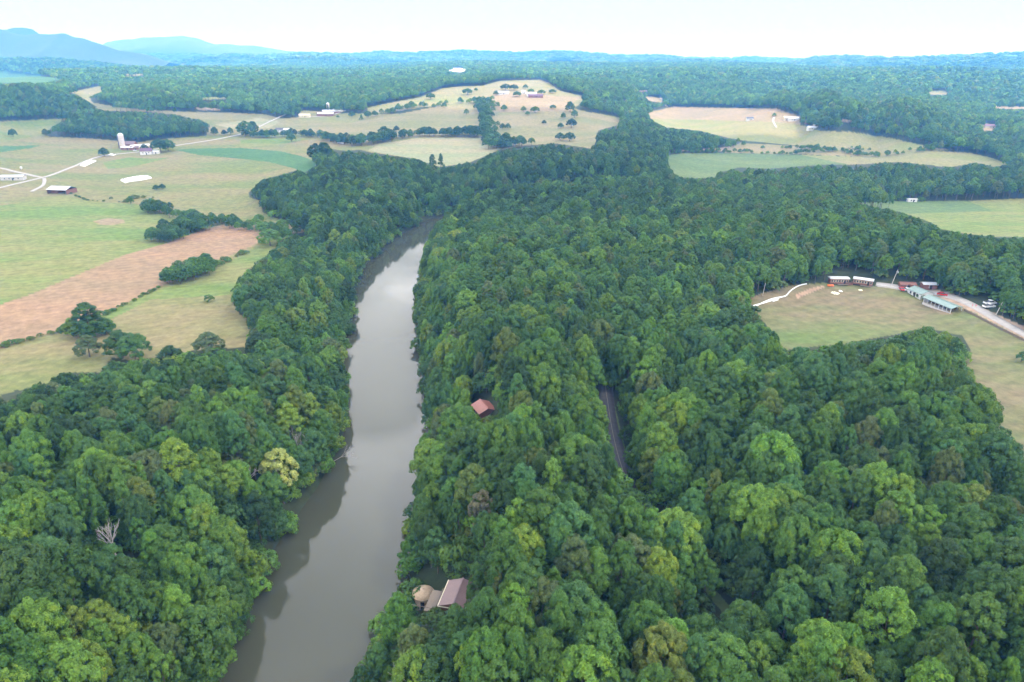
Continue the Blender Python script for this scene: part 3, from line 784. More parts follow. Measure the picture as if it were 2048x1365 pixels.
def allowed(x, y, z, h, rad):
    """a tree may stand here when neither its foot, sides nor top would cover land or water that lies open"""
    ok = np.ones(x.shape, bool)
    bx, by, dp = project(x, y, z)
    tx, ty, _ = project(x, y, z + h * 0.97)
    mx_, my_, _ = project(x, y, z + h * 0.55)
    dx = rad * 0.62 * FPX / np.maximum(dp, 1)
    for qx, qy in ((bx, by), (tx, ty), (mx_ - dx, my_), (mx_ + dx, my_), (tx - dx * .6, ty * .6 + my_ * .4), (tx + dx * .6, ty * .6 + my_ * .4)):
        ok &= cover(qx, qy) == 0
        ok &= ~inside(qx, qy, V_RIVER)
    ok &= river_dist(x, y) > 1.0
    ok &= dp > 3
    for cx_, cy_2, cr_ in BARE:
        ok &= np.hypot(x - cx_, y - cy_2) > cr_ + 0 * x
    for poly in KEEP_CLEAR:
        P_ = np.array(poly, float); c0 = P_.mean(0)
        cxp = tx * .55 + bx * .45; cyp = ty * .55 + by * .45; rx_ = rad * 1.2 * FPX / np.maximum(dp, 1); ry_ = np.abs(by - ty) * .60
        for qx, qy in [tuple(c0)] + [tuple(c0 * .45 + q * .55) for q in P_]:
            ok &= ((cxp - qx) / rx_) ** 2 + ((cyp - qy) / ry_) ** 2 > 1
        ok &= ~inside(bx, by, poly)
    return ok, bx, by

# roofs and ground that show between the trees (photo outlines)
KEEP_CLEAR = [[(1204,766),(1218,766),(1226,800),(1212,800)], [(1212,800),(1226,800),(1234,835),(1216,835)], [(1216,835),(1236,835),(1243,870),(1222,870)], [(1222,870),(1244,870),(1250,905),(1228,905)], [(1228,905),(1252,905),(1262,945),(1236,945)], [(820,1146),(872,1146),(876,1194),(824,1198)], [(890,1155),(934,1155),(930,1180),(905,1192),(884,1182)], [(946,788),(990,786),(995,816),(972,826),(950,818)],
              [(1652,540),(1752,548),(1756,572),(1652,570)], [(1782,535),(1792,535),(1790,572),(1780,572)], [(1880,600),(1960,595),(1998,600),(2005,640),(1930,618)], [(1820,560),(1866,560),(1868,580),(1822,575)],
              [(1262,955),(1268,960),(1300,1005),(1296,1010)]]

def at_height(px, py, hh):
    """the spot on the land above which, hh metres up, the sight line through a pixel passes"""
    z = 12.0
    for _ in range(8):
        x, y = at_z(px, py, z + hh); z = float(height(np.array([float(x)]), np.array([float(y)]))[0])
    return float(x), float(y), z

# dead and odd trees, huts and roofs seen among the crowns: (photo x, y, height of that point)
ODD = [('dead', 213, 1050, 11, 13, 'bare bleached grey dead tree among green crowns in the left forest'),
       ('dead', 822, 1345, 9, 11, 'thin bare dead tree at the bottom edge right of the river'),
       ('dead', 590, 872, 11, 13, 'leafless purplish grey tree near the left river bank'),
       ('dead', 493, 935, 10, 12, 'pale bare topped tree beside the yellow tree'),
       ('dead', 62, 985, 8, 11, 'small grey dead tree near the left edge of the forest'),
       ('dead', 1002, 331, 8, 14, 'white bare snag standing in the dark forest face beyond the river bend'),
       ('yellow', 556, 935, 13, 17, 'sparse pale yellow tree standing out of the left bank forest'),
       ('brown', 965, 1000, 12, 14, 'thin half bare tree on the bluff between river and lane')]
ODD = [(k, *at_height(a, b, hh), H_, lab) for k, a, b, hh, H_, lab in ODD]
FARB = [(900,141,38),(912,140,44),(925,142,36),(936,143,24),(172,126,20),(228,124,18),(497,136,16),(148,146,16),(1430,152,16),(1560,158,20),(1845,147,20),(1990,160,18)]
FARB_AT = [ground(a, b) for a, b, _ in FARB]
HUT = at_height(846, 1178, 4.0); ROOF1 = at_height(909, 1174, 4.0); ROOF2 = at_height(968, 806, 4.5)
_lane = [ground(*p) for p in [(1214,795),(1222,850),(1233,902),(1248,950),(1262,980),(1290,1025),(1330,1080),(1375,1135),(1425,1195),(1475,1255),(1535,1335),(1600,1420)]]
BARE = [(a[0] * (1 - f) + b[0] * f, a[1] * (1 - f) + b[1] * f, 4.2 if k_ < 3 else 1.6) for k_, (a, b) in enumerate(zip(_lane[:-1], _lane[1:])) for f in np.linspace(0, 1, 7)] + [(x_, y_, 4.5) for _, x_, y_, _z, _h, _l in ODD] + [(a_, b_ - 14, 30.0) for a_, b_, _ in FARB_AT] + [(HUT[0], HUT[1], 8.5), (HUT[0] - 1.5, HUT[1] - 5, 6.0), (ROOF1[0], ROOF1[1], 7.0), (ROOF2[0], ROOF2[1], 6.0)]

ROWS = []
for lod, r0, r1, s, half, hr in [(0, 70, 240, 5.2, 50, (10.5, 18.5)), (1, 240, 700, 5.4, 46, (10, 15)), (2, 700, 2000, 8.5, 43, (11, 16)), (3, 2000, 4500, 15.0, 42, (12, 20)), (3, 4500, 9500, 40.0, 42, (20, 34))]:
    x, y = candidates(r0, r1, s, half)
    z = height(x, y)
    n = len(x); h = rng.uniform(*hr, n) * (1 + 0.25 * vnoise(x, y, 60, 9))
    small = rng.random(n) < (0.22 if lod < 2 else 0.1); h[small] *= 0.72
    rad = (3.8, 4.4, 4.8, 4.8)[lod] * h / 18 * rng.uniform(0.72, 1.3, n) * max(1.0, (s / 8.0)) ** 0.5
    ok, bx, by = allowed(x, y, z, h, rad)
    farc = (np.hypot(x, y) > 2700) & (vnoise(x, y, 420, 21) + 0.5 * vnoise(x, y, 160, 22) > 0.28)
    ok &= ~farc
    if lod == 3:
        ok &= rng.random(n) < 0.9
    x, y, z, h, rad, bx, by = (q[ok] for q in (x, y, z, h, rad, bx, by))
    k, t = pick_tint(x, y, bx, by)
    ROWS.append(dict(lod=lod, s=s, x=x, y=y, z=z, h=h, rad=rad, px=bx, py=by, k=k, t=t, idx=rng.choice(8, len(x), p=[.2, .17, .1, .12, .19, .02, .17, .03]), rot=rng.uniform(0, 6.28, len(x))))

# the nearest trees in the picture are trees of their own
N_SINGLE = 255
r0 = ROWS[0]
topx, topy, dd = project(r0['x'], r0['y'], r0['z'] + r0['h'] * 0.8)
inview = (topx > -10) & (topx < 2058) & (topy > 40) & (topy < 1390)
order = np.argsort(np.where(inview, dd, 1e9))
single = order[:N_SINGLE]
mask = np.ones(len(r0['x']), bool); mask[single] = False

def side_words(i, row):
    px_, py_ = topx[i], topy[i]
    d = float(river_dist(np.array([row['x'][i]]), np.array([row['y'][i]]))[0])
    left = px_ < 760 and row['x'][i] < -15
    if left:
        if d < 10: return 'leaning over the left river bank'
        if px_ < 200: return 'at the left edge of the forest'
        if py_ > 1200: return 'near the bottom left edge'
        return 'in the forest left of the river'
    if d < 12: return 'on the steep right river bank'
    if px_ < 1120: return 'between the river and the lane' if py_ < 1200 else 'by the bottom edge right of the river'
    if px_ < 1450: return 'in the forest beside the lane' if py_ < 1200 else 'by the lane near the bottom edge'
    if px_ > 1820: return 'at the right edge of the forest'
    return 'in the forest right of the lane' if py_ < 1150 else 'in the lower right forest'

KIND_WORD = ['round crowned', 'broad spreading', 'tall narrow', 'loose feathery', 'rounded', 'pointed', 'wide domed', 'slender upright']
def single_tree(name, x, y, z, h, rad, idx, rot, tint, label, group):
    e = empty(name, (x, y, z), rot, label, 'tree', group)
    natural = {'round': 5.0, 'broad': 6.2, 'tall': 3.7, 'loose': 5.2, 'cone': 3.2}[KINDS[idx]]
    e.scale = (h / 18 * rad / 5.0 * 18 / h, h / 18 * rad / 5.0 * 18 / h, h / 18)
    c = bpy.data.objects.new('crown', CROWN[idx]); COL.objects.link(c); c.parent = e
    c['tint'] = [float(v) for v in tint]
    t = bpy.data.objects.new('trunk', TRUNK[idx]); COL.objects.link(t); t.parent = e
    return e

_lab = {}
for i in single:
    sz = 'tall' if r0['h'][i] > 18.5 else ('small' if r0['h'][i] < 13.5 else '')
    lab = ' '.join(f"{sz} {TW[r0['k'][i]]} {KIND_WORD[r0['idx'][i]]} tree {side_words(i, r0)}".split())
    _lab.setdefault(lab, []).append(i)
for lab, ii in _lab.items():
    ii = sorted(ii, key=lambda q: dd[q])
    if len(ii) == 2: suf = ['nearer one', 'farther one']
    elif len(ii) == 3: suf = ['nearest of three', 'middle of three', 'farthest of three']
    elif len(ii) > 3:
        ii = sorted(ii, key=lambda q: topx[q]); W_ = ['first', 'second', 'third', 'fourth', 'fifth', 'sixth', 'seventh', 'eighth', 'ninth', 'tenth']
        suf = [W_[min(q, 9)] + ' from left' for q in range(len(ii))]
    else: suf = ['']
    for i, sf in zip(ii, suf):
        full = (lab + ', ' + sf) if sf else lab
        single_tree('forest_tree', r0['x'][i], r0['y'][i], r0['z'][i], r0['h'][i], r0['rad'][i], int(r0['idx'][i]), r0['rot'][i], r0['t'][i], full, 'trees of the near forest, ' + side_words(i, r0))

LAB = ['dense green broadleaf forest on both sides of the river in the foreground', 'deep green forest covering the ridge and river bends in the middle distance',
       'woods on the farmland hills beyond the fields', 'hazy woodland rolling away beyond the farms', 'blue hazed far woods along the horizon hills']
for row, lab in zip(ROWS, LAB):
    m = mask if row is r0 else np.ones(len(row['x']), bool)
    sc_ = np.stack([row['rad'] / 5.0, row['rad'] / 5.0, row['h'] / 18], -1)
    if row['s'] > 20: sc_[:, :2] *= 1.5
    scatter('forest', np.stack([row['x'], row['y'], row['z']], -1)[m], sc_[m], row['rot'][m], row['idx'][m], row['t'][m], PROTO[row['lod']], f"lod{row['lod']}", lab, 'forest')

# undergrowth: fills the floor of the forest and hangs over the banks
x, y = candidates(70, 420, 5.0, 48)
z = height(x, y); n = len(x); h = rng.uniform(3, 7.5, n)
ok, bx, by = allowed(x, y, z, h, h * 0.4)
ok &= (np.hypot(x, y) < 260) | (rng.random(n) < 0.35)
x, y, z, h, bx, by = (q[ok] for q in (x, y, z, h, bx, by))
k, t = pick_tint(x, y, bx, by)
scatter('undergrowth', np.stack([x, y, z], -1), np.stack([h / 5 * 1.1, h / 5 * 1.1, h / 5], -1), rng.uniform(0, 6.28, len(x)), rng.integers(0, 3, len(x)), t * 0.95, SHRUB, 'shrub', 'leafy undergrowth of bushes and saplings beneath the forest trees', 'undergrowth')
x, y = candidates(240, 720, 8.5, 46)
z = height(x, y); n = len(x); h = rng.uniform(2.5, 5.5, n)
ok, bx, by = allowed(x, y, z, h, h * 0.5)
x, y, z, h, bx, by = (q[ok] for q in (x, y, z, h, bx, by))
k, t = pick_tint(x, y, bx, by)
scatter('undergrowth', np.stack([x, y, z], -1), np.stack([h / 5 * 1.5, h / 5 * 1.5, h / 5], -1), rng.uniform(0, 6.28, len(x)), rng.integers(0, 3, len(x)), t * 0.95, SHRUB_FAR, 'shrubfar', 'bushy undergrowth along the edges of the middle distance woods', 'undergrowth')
# bank shrubs
P = RIV; Q = np.roll(RIV, -1, 0); pts = []
for a, b in zip(P, Q):
    L_ = np.hypot(*(b - a))
    if L_ > 120: continue
    nrm = np.array([(b - a)[1], -(b - a)[0]]) / (L_ + 1e-6)
    for _ in range(max(1, int(L_ / 2.0))):
        q = a + (b - a) * rng.random() ; off = rng.uniform(0.2, 9)
        for sgn in (1, -1):
            pts.append(q + nrm * off * sgn)
pts = np.array(pts); x, y = pts[:, 0], pts[:, 1]; d = river_dist(x, y)
bx, by, dp = project(x, y, 0 * x + 3)
ok = (d > -0.3) & (d < 10) & (dp > 3) & (~inside(bx, by, V_RIVER) | (d < 2.5))
for poly in KEEP_CLEAR:
    c0 = np.array(poly, float).mean(0); ok &= np.hypot(bx - c0[0], by - c0[1] - 12) > 42
x, y = x[ok], y[ok]; z = height(x, y); h = rng.uniform(2.5, 6.5, len(x))
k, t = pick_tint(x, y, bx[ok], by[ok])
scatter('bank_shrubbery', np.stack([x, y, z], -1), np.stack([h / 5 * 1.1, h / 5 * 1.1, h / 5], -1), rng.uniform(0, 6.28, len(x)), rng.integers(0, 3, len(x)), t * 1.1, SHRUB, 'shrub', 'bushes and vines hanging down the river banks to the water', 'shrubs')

# ------------------------------------------------------------------ air and clouds
def build_haze():
    m, nt, out = new_mat('haze')
    v = nt.nodes.new('ShaderNodeVolumePrincipled')
    v.inputs['Color'].default_value = HAZE_COL; v.inputs['Density'].default_value = HAZE_DENS
    v.inputs['Absorption Color'].default_value = (1, 1, 1, 1); v.inputs['Anisotropy'].default_value = 0.0
    nt.links.new(v.outputs[0], out.inputs['Volume'])
    b = MB().box(-12500, 12500, -12500, 12500, -5, 395)
    o = b.build('haze', m); o['kind'] = 'stuff'; o['label'] = 'thin blue summer haze filling the valley air'
HAZE_COL = (0.11, 0.41, 1.0, 1); HAZE_DENS = 1.7e-4
build_haze()

def build_clouds():
    m, nt, out = new_mat('cloud')
    d = nt.nodes.new('ShaderNodeBsdfDiffuse'); d.inputs[0].default_value = (0.9, 0.9, 0.92, 1)
    t = nt.nodes.new('ShaderNodeBsdfTranslucent'); t.inputs[0].default_value = (0.9, 0.9, 0.92, 1)
    x = nt.nodes.new('ShaderNodeBsdfTransparent')
    a = nt.nodes.new('ShaderNodeMixShader'); a.inputs[0].default_value = 0.75
    b = nt.nodes.new('ShaderNodeMixShader'); b.inputs[0].default_value = 0.5
    nt.links.new(d.outputs[0], a.inputs[1]); nt.links.new(t.outputs[0], a.inputs[2])
    nt.links.new(a.outputs[0], b.inputs[1]); nt.links.new(x.outputs[0], b.inputs[2]); nt.links.new(b.outputs[0], out.inputs[0])
    def slab(name, cx, cy_, ax, ay, zb, th, seed, label, tilt=0.0):
        # closed, lumpy, flat-based body
        nu, nv = 96, 25
        vs = []
        for j in range(nv):
            ph = math.pi * j / (nv - 1)
            for i in range(nu):
                a_ = 2 * math.pi * i / nu
                r = math.sin(ph) ** 0.6
                ex = 1 + 0.16 * math.sin(3 * a_ + seed) + 0.10 * math.sin(5 * a_ + 2 * seed) + 0.06 * math.sin(9 * a_ + seed * 3)
                lx = ax * r * ex * math.cos(a_); ly = ay * r * ex * math.sin(a_)
                z = math.cos(ph)
                z = z * th if z > 0 else z * th * 0.18
                X = cx + lx * math.cos(tilt) - ly * math.sin(tilt); Y = cy_ + lx * math.sin(tilt) + ly * math.cos(tilt)
                vs.append((X, Y, zb + z))
        V = np.array(vs); nn = vnoise(V[:, 0], V[:, 1], 420, seed) * 1.3 + vnoise(V[:, 0], V[:, 1], 170, seed + 1) * 0.7
        V[:, 2] += nn * th * np.where(V[:, 2] > zb, 0.9, 0.35)
        i = np.arange(nv - 1)[:, None] * nu + np.arange(nu)[None, :]; i2 = np.arange(nv - 1)[:, None] * nu + (np.arange(nu)[None, :] + 1) % nu
        F = np.stack([i, i + nu, i2 + nu, i2], -1).reshape(-1, 4)
        o = bpy.data.objects.new(name, mesh_np(name, V, F, [m], smooth=True)); COL.objects.link(o)
        tag(o, label, 'cloud', 'drifting clouds', 'stuff')
    off = 1500 / math.tan(SUN_EL); ox, oy = math.sin(SUN_AZ) * off, math.cos(SUN_AZ) * off
    slab('cloud', -200 + ox, -160 + oy, 2400, 1150, 1500, 200, 3, 'broad grey cloud overhead that shades the river and near forest', R_(-9))
    slab('cloud', 2300 + ox, 3700 + oy, 1700, 480, 1500, 150, 11, 'narrow cloud that shades the wooded ridges on the right', R_(-6))
    slab('cloud', -600 + ox, 6500 + oy, 4200, 620, 1500, 180, 14, 'long cloud that shades the ridge below the horizon', R_(-2))
    slab('cloud', -3700 + ox, 4400 + oy, 2400, 2000, 1500, 200, 17, 'cloud that shades the mountain at the left horizon', R_(3))
build_clouds()
#PART3
# ------------------------------------------------------------------ roads
def gpoly(pts):
    return [ground(*p) for p in pts]

def ribbon(name, pts, width, mat, lift=0.25, step=4.0, label=None, smooth=True, widths=None):
    """a strip draped over the land along a photo polyline"""
    P = np.array([(g[0], g[1]) for g in gpoly(pts)])
    if smooth:
        for _ in range(3):
            Q = [P[0]]
            for a, b in zip(P[:-1], P[1:]): Q += [a * .75 + b * .25, a * .25 + b * .75]
            Q.append(P[-1]); P = np.array(Q)
    seg = np.hypot(*(np.diff(P, axis=0).T)); s = np.concatenate([[0], seg.cumsum()])
    n = max(2, int(s[-1] / step)); t = np.linspace(0, s[-1], n + 1)
    x = np.interp(t, s, P[:, 0]); y = np.interp(t, s, P[:, 1])
    dx = np.gradient(x); dy = np.gradient(y); L = np.hypot(dx, dy) + 1e-9; nx, ny = -dy / L, dx / L
    V = []; cols = (-1, -0.33, 0.33, 1)
    for c in cols:
        wob = 1 + 0.12 * np.sin(t * 0.13 + c)
        xx = x + nx * c * width / 2 * wob; yy = y + ny * c * width / 2 * wob
        V.append(np.stack([xx, yy, height(xx, yy) + lift], -1))
    lo = []
    for c in (0, 3):
        w = V[c].copy(); w[:, 2] -= lift + 0.5; lo.append(w)
    V = np.concatenate([lo[0]] + V + [lo[1]]); m = n + 1
    F = [(c * m + i, (c + 1) * m + i, (c + 1) * m + i + 1, c * m + i + 1) for c in range(5) for i in range(n)]
    o = bpy.data.objects.new(name, mesh_np(name, V, F, [mat], smooth=True)); COL.objects.link(o)
    o['kind'] = 'structure'
    if label: o['label'] = label
    return o

LANE = [(1207,752),(1214,795),(1222,850),(1233,902),(1248,950),(1262,980),(1290,1025)]
ribbon('asphalt_lane', LANE, 4.6, M['asphalt'], 0.12, 3.0)
ribbon('road_marking', LANE, 0.16, M['linepaint'], 0.16, 3.0)
ribbon('farm_road', [(-60,391),(0,376),(50,364),(85,356),(100,352),(150,333),(180,319),(205,312),(250,307),(290,303),(345,293),(400,285),(440,278),(478,270),(500,262),(522,252),(545,241),(565,232),(572,229)], 3.5, M['gravel_pale'], 0.35, 5.0)
ribbon('farm_road', [(-60,325),(0,336),(40,346),(70,353),(88,356)], 4.0, M['gravel_pale'], 0.36, 5.0)
ribbon('farm_track', [(88,357),(90,364),(86,372),(70,380),(64,384)], 3.0, M['gravel_pale'], 0.3, 4.0)
ribbon('gravel_road', [(1752,569),(1790,574),(1830,580),(1870,585),(1905,594),(1935,607),(1965,623),(2005,645),(2048,667),(2150,722),(2300,800)], 4.6, M['gravel_pale'], 0.14, 3.0)
ribbon('farm_track', [(1548,235),(1545,243),(1553,256)], 3.5, M['gravel_pale'], 0.4, 6)
ribbon('farm_track', [(1320,197),(1328,204),(1333,214)], 6, M['gravel_pale'], 0.4, 6)
ribbon('farm_track', [(690,222),(660,232),(630,234),(600,234)], 4, M['gravel_pale'], 0.4, 6)

# ------------------------------------------------------------------ trees of the open land
def field_tree(px, py, hpx, idx, tk, label, name='field_tree', group=None, width=1.0, cat='tree'):
    x, y, z = ground(px, py)
    _, _, dp = project(np.array([x]), np.array([y]), np.array([z]))
    dist = math.hypot(x, y)
    h = hpx * float(dp[0]) / FPX / math.cos(math.atan2(CAM_Z - z, dist)) * 1.02
    h = max(2.0, min(h, 30))
    tint = TINTS[tk] * np.array([random.uniform(.9, 1.12)] * 3)
    if idx == 'shrub':
        e = tag(bpy.data.objects.new(name, SHRUB[0].data), label, cat, group); COL.objects.link(e)
        e.location = (x, y, z); e.rotation_euler = (0, 0, random.uniform(0, 6)); e.scale = (h / 5 * width,) * 2 + (h / 5,)
        e['tint'] = [float(v) for v in tint]; return e
    rad = {'round': .30, 'broad': .38, 'tall': .24, 'loose': .33, 'cone': .24}[KINDS[idx]] * h * width
    nat = {'round': 5.0, 'broad': 6.2, 'tall': 3.8, 'loose': 5.2, 'cone': 3.3}[KINDS[idx]]
    e = empty(name, (x, y, z - 0.05), random.uniform(0, 6), label, cat, group); k = h / 18
    e.scale = (rad / nat, rad / nat, k)
    near = dist < 420
    c = bpy.data.objects.new('crown', CROWN[idx]); COL.objects.link(c); c.parent = e; c['tint'] = [float(v) for v in tint]
    # an open-grown crown reaches lower
    c.location = (0, 0, -3.6)
    t = bpy.data.objects.new('trunk', TRUNK[idx]); COL.objects.link(t); t.parent = e
    return e

SINGLE_TREES = [
 (182,674,80,2,0,1.5,'tall dark tree of the clump beside the ploughed field'), (148,674,44,0,3,1.2,'yellow green bushy tree at the foot of the tall dark field tree'),
 (212,670,38,1,1,1.2,'low spreading green tree right of the tall dark field tree'), (180,714,52,4,5,1.3,'grey green tree standing alone in front of the field edge clump'),
 (246,716,64,0,0,1.4,'dark tree at the tip of the left forest below the pasture'), (272,722,62,1,1,1.2,'mid green tree beside the dark forest tip tree'),
 (345,742,58,0,8,1.3,'very dark round tree on the lower edge of the pasture'), (421,712,56,4,5,1.5,'round grey green tree alone on the lower edge of the pasture'),
 (541,492,40,4,2,1.7,'round bright green tree at the end of the hedgerow'), (575,482,32,0,1,1.3,'mid green tree behind the round bright hedgerow tree'),
 (27,275,19,1,0,1.0,'small dark tree alone in the top left field'), (92,273,17,0,5,1.1,'round greyish tree at the left end of the dark grove'),
 (209,313,20,4,0,1.5,'rounded tree beside the farm road left of the silo'), (290,304,18,4,8,1.4,'dark round tree beside the farmhouse'),
 (322,305,30,1,0,1.5,'big dark spreading tree right of the farmhouse'), (337,303,26,1,1,1.3,'broad tree at the right end of the farmhouse trees'),
 (313,381,13,4,0,1.5,'left tree of the small pair below the white sheeted bunker'), (325,379,13,4,0,1.5,'right tree of the small pair below the white sheeted bunker'),
 (262,409,19,0,1,1.2,'single tree near the start of the hedgerow'), (583,284,20,4,1,1.4,'round tree alone on the green rise in the middle of the fields'),
 (430,272,20,0,0,1.1,'dark tree just right of the grove behind the farm'), (411,268,16,1,0,1.1,'small tree at the right corner of the dark grove'), (449,271,13,4,8,1.3,'low dark tree by the farm road bend'), (461,270,17,0,1,1.1,'mid green tree by the farm road bend'),
 (492,272,32,1,1,1.3,'big leafy tree where the farm road meets the hedgerow'), (507,268,28,0,0,1.2,'dark tree right of the big roadside tree'),
 (769,278,28,0,0,1.5,'tall dark tree rising over the long hedgerow'), (793,264,14,4,8,1.3,'small dark tree right behind the tall hedgerow tree'),
 (723,240,13,5,2,1.5,'pale pointed tree in the sunlit meadow'), (704,235,14,4,0,1.5,'dark round tree on the edge of the sunlit meadow'),
 (676,236,6,4,1,1.5,'tiny tree in front of the white farm buildings'),
 (1008,222,14,4,2,1.5,'round sunlit tree on the dry hill, leftmost of the row'), (1047,224,13,4,3,1.3,'light green tree on the dry hill beside the broad clump'), (1070,226,14,1,1,1.6,'broad clump tree on the dry hill'), (1055,231,10,4,2,1.5,'small light tree in front of the broad hill clump'),
 (1088,249,10,4,0,1.5,'small dark tree alone on the lower dry hill'), (1005,259,14,4,0,1.3,'left tree of the pair below the dry hill'), (1016,259,14,4,0,1.3,'right tree of the pair below the dry hill'),
 (1120,281,18,4,0,1.7,'left dark tree of the thick pair on the right hill slope'), (1139,283,20,1,0,1.4,'right dark tree of the thick pair on the right hill slope'),
 (1121,257,13,4,1,1.5,'greyish tree left of the dark hilltop clump'), (1143,256,20,1,8,1.3,'dark clump tree on the shoulder of the dry hill'), (1149,236,18,0,2,1.2,'light tree above the dark shoulder clump'), (1126,238,14,0,1,1.3,'mid green tree below the hill farm row'), (1140,225,24,0,1,1.3,'tall tree joining the right edge wood of the dry hill'),
 (1106,219,10,1,1,1.6,'low tree right of the row on the dry hill'), (888,216,12,4,1,1.4,'tree on the ridge of the left hill field'),
 (861,199,14,1,1,1.6,'broad tree on the upper light green hill field'), (935,190,14,1,1,1.8,'broad clump tree near the top of the dry hill'),(952,183,8,4,1,1.5,'little tree right of the upper hill clump'),
 (1011,181,14,1,0,1.9,'broad tree of the hilltop wood, left one'), (1028,181,13,1,0,1.7,'broad tree of the hilltop wood, right one'), (1051,178,10,4,1,1.6,'small round tree on the crest of the dry hill'), (992,191,11,4,1,1.5,'tree left of the white hilltop shed'),
 (1034,194,12,1,1,1.8,'tree just left of the plum roofed barn'), (1083,189,10,1,1,2.0,'tree behind the plum roofed barn'), (1105,187,9,1,1,2.2,'broad tree at the right end of the hilltop row'), (1062,186,9,1,2,2.0,'light tree directly behind the plum roofed barn'),
 (1548,234,9,4,2,1.4,'small sunlit tree beside the track of the right farm'), (1495,238,4,4,0,1.6,'tiny dark tree by the lone dark house'),
 (1525,298,8,4,2,1.6,'light tree at the left end of the hedge between the right fields'), (2042,724,26,4,1,1.2,'small tree at the right edge of the clearing'),
 (1480,612,34,3,3,1.2,'pale yellowish tree at the left tip of the clearing'),
 (865,335,30,2,0,1.0,'tall slim tree rising before the grey hay meadow'), (882,334,32,5,0,1.0,'tall pointed tree rising right of the slim one'), (650,326,46,0,0,1.2,'big dark tree on the knob left of the hay meadow'), (634,324,40,1,8,1.1,'very dark tree at the left end of the knob'),
]
for px, py, hp, idx, tk, w, lab in SINGLE_TREES:
    field_tree(px, py, hp, idx, tk, lab, width=w)

def row_trees(pts, hpx, name, label, cat='hedgerow', spread=2.0, gap=4.0, weights=(0, 0, 1, 1, 2), low=0.6, group=None):
    """a hedgerow or small wood: many small trees grown together"""
    G = gpoly(pts); P = np.array([(g[0], g[1]) for g in G]); seg = np.hypot(*(np.diff(P, axis=0).T)); s = np.concatenate([[0], seg.cumsum()])
    n = max(3, int(s[-1] / gap)); t = np.sort(rng.uniform(0, s[-1], n))
    x = np.interp(t, s, P[:, 0]) + rng.normal(0, spread, n); y = np.interp(t, s, P[:, 1]) + rng.normal(0, spread, n); z = height(x, y)
    _, _, dp = project(x, y, z)
    hp = np.interp(t / s[-1], np.linspace(0, 1, len(hpx)), hpx)
    h = hp * dp / FPX * rng.uniform(low, 1.12, n)
    k = rng.choice(np.array(weights), n); tt = TINTS[k] * rng.uniform(.88, 1.14, (n, 1))
    d = np.hypot(x, y).mean()
    pr, key = (PROTO[1], 'lod1') if d < 750 else (PROTO[2], 'lod2')
    if h.mean() < 5: pr, key = (SHRUB_FAR, 'shrubfar'); idx = rng.integers(0, 3, n); sc_ = np.stack([h / 5 * 1.2] * 2 + [h / 5], -1)
    else: idx = rng.choice([0, 1, 4, 6, 3], n); sc_ = np.stack([h / 18 * 1.35] * 2 + [h / 18], -1)
    z2 = z - (0.14 * h if h.mean() >= 5 else 0)
    scatter(name, np.stack([x, y, z2], -1), sc_, rng.uniform(0, 6.28, n), idx, tt, pr, key, label, cat, 'stuff', group)

row_trees([(292,416),(330,430),(372,440),(402,443),(440,446),(480,454),(520,464),(552,470),(585,468)], [20,26,24,20,20,22,24,26], 'hedgerow', 'overgrown hedgerow running down to the ploughed field', spread=3.5, gap=2.2)
row_trees([(306,479),(330,481),(352,480),(376,475),(392,462),(395,452),(360,465),(325,470)], [26,30,36,36,32,28], 'copse', 'dark oval copse standing above the ploughed field', 'copse', spread=3.5, gap=2.0, weights=(0, 0, 8, 1))
row_trees([(330,566),(352,567),(374,562),(395,554),(412,545),(385,550),(345,560)], [30,38,44,40,30], 'copse', 'green copse on the fence line below the ploughed field', 'copse', spread=2.0, gap=1.7, weights=(0, 1, 1, 2))
row_trees([(424,536),(450,525),(475,515),(500,500)], [14,10,8,12], 'hedge', 'broken low hedge on the right end of the ploughed field fence', spread=1.0, gap=3.5, weights=(1, 2, 6))
row_trees([(-200,752),(0,697),(60,680),(120,664),(200,636),(260,606),(325,573)], [7,8,9,9,6,5,5], 'hedge', 'low weedy hedge along the lower side of the ploughed field', spread=0.7, gap=1.6, weights=(0, 6, 1))
row_trees([(110,672),(140,676),(200,672),(225,660)], [24,30,30,22], 'copse', 'bushes around the foot of the tall dark field tree', 'bushes', spread=2.5, gap=2.2, weights=(1, 0, 3))
row_trees([(500,273),(530,276),(560,276),(600,272),(640,274)], [16,17,16,15,14], 'hedgerow', 'thick hedgerow running right from the big roadside tree', spread=5, gap=3.0, weights=(0, 0, 1, 8))
row_trees([(640,276),(665,283),(690,289),(715,293),(740,289),(780,277),(830,274)], [14,17,20,24,22,18,16], 'hedgerow', 'bushy hedgerow between the green rise and the grey hay meadow', spread=6, gap=3.0, weights=(0, 0, 1, 8))
row_trees([(830,274),(860,272),(900,272),(940,272),(975,275)], [16,20,18,22,26], 'hedgerow', 'dark hedgerow along the top of the grey hay meadow', spread=6, gap=2.6, weights=(0, 0, 8, 1))
row_trees([(975,280),(990,288),(1008,296),(1025,296),(1045,291)], [28,24,22,26,22], 'copse', 'dark copse at the corner of hay meadow and dry hill', 'copse', spread=8, gap=2.4, weights=(0, 0, 8, 1))
row_trees([(975,268),(973,255),(971,242),(970,228),(970,216),(971,205)], [16,16,15,15,14,12], 'tree_row', 'upright double row of trees climbing the dry hill', 'tree row', spread=7, gap=3.4, weights=(1, 1, 2, 0))
row_trees([(886,209),(905,208),(925,207),(945,206),(962,208)], [10,12,13,14,14], 'hedgerow', 'light green tree belt on the brow left of the double row', spread=8, gap=5, weights=(1, 2, 3))
row_trees([(740,236),(770,229),(800,222),(835,216),(868,212)], [14,13,13,12,9], 'hedgerow', 'tree belt edging the sunlit hill field', spread=9, gap=4.5, weights=(1, 1, 2))
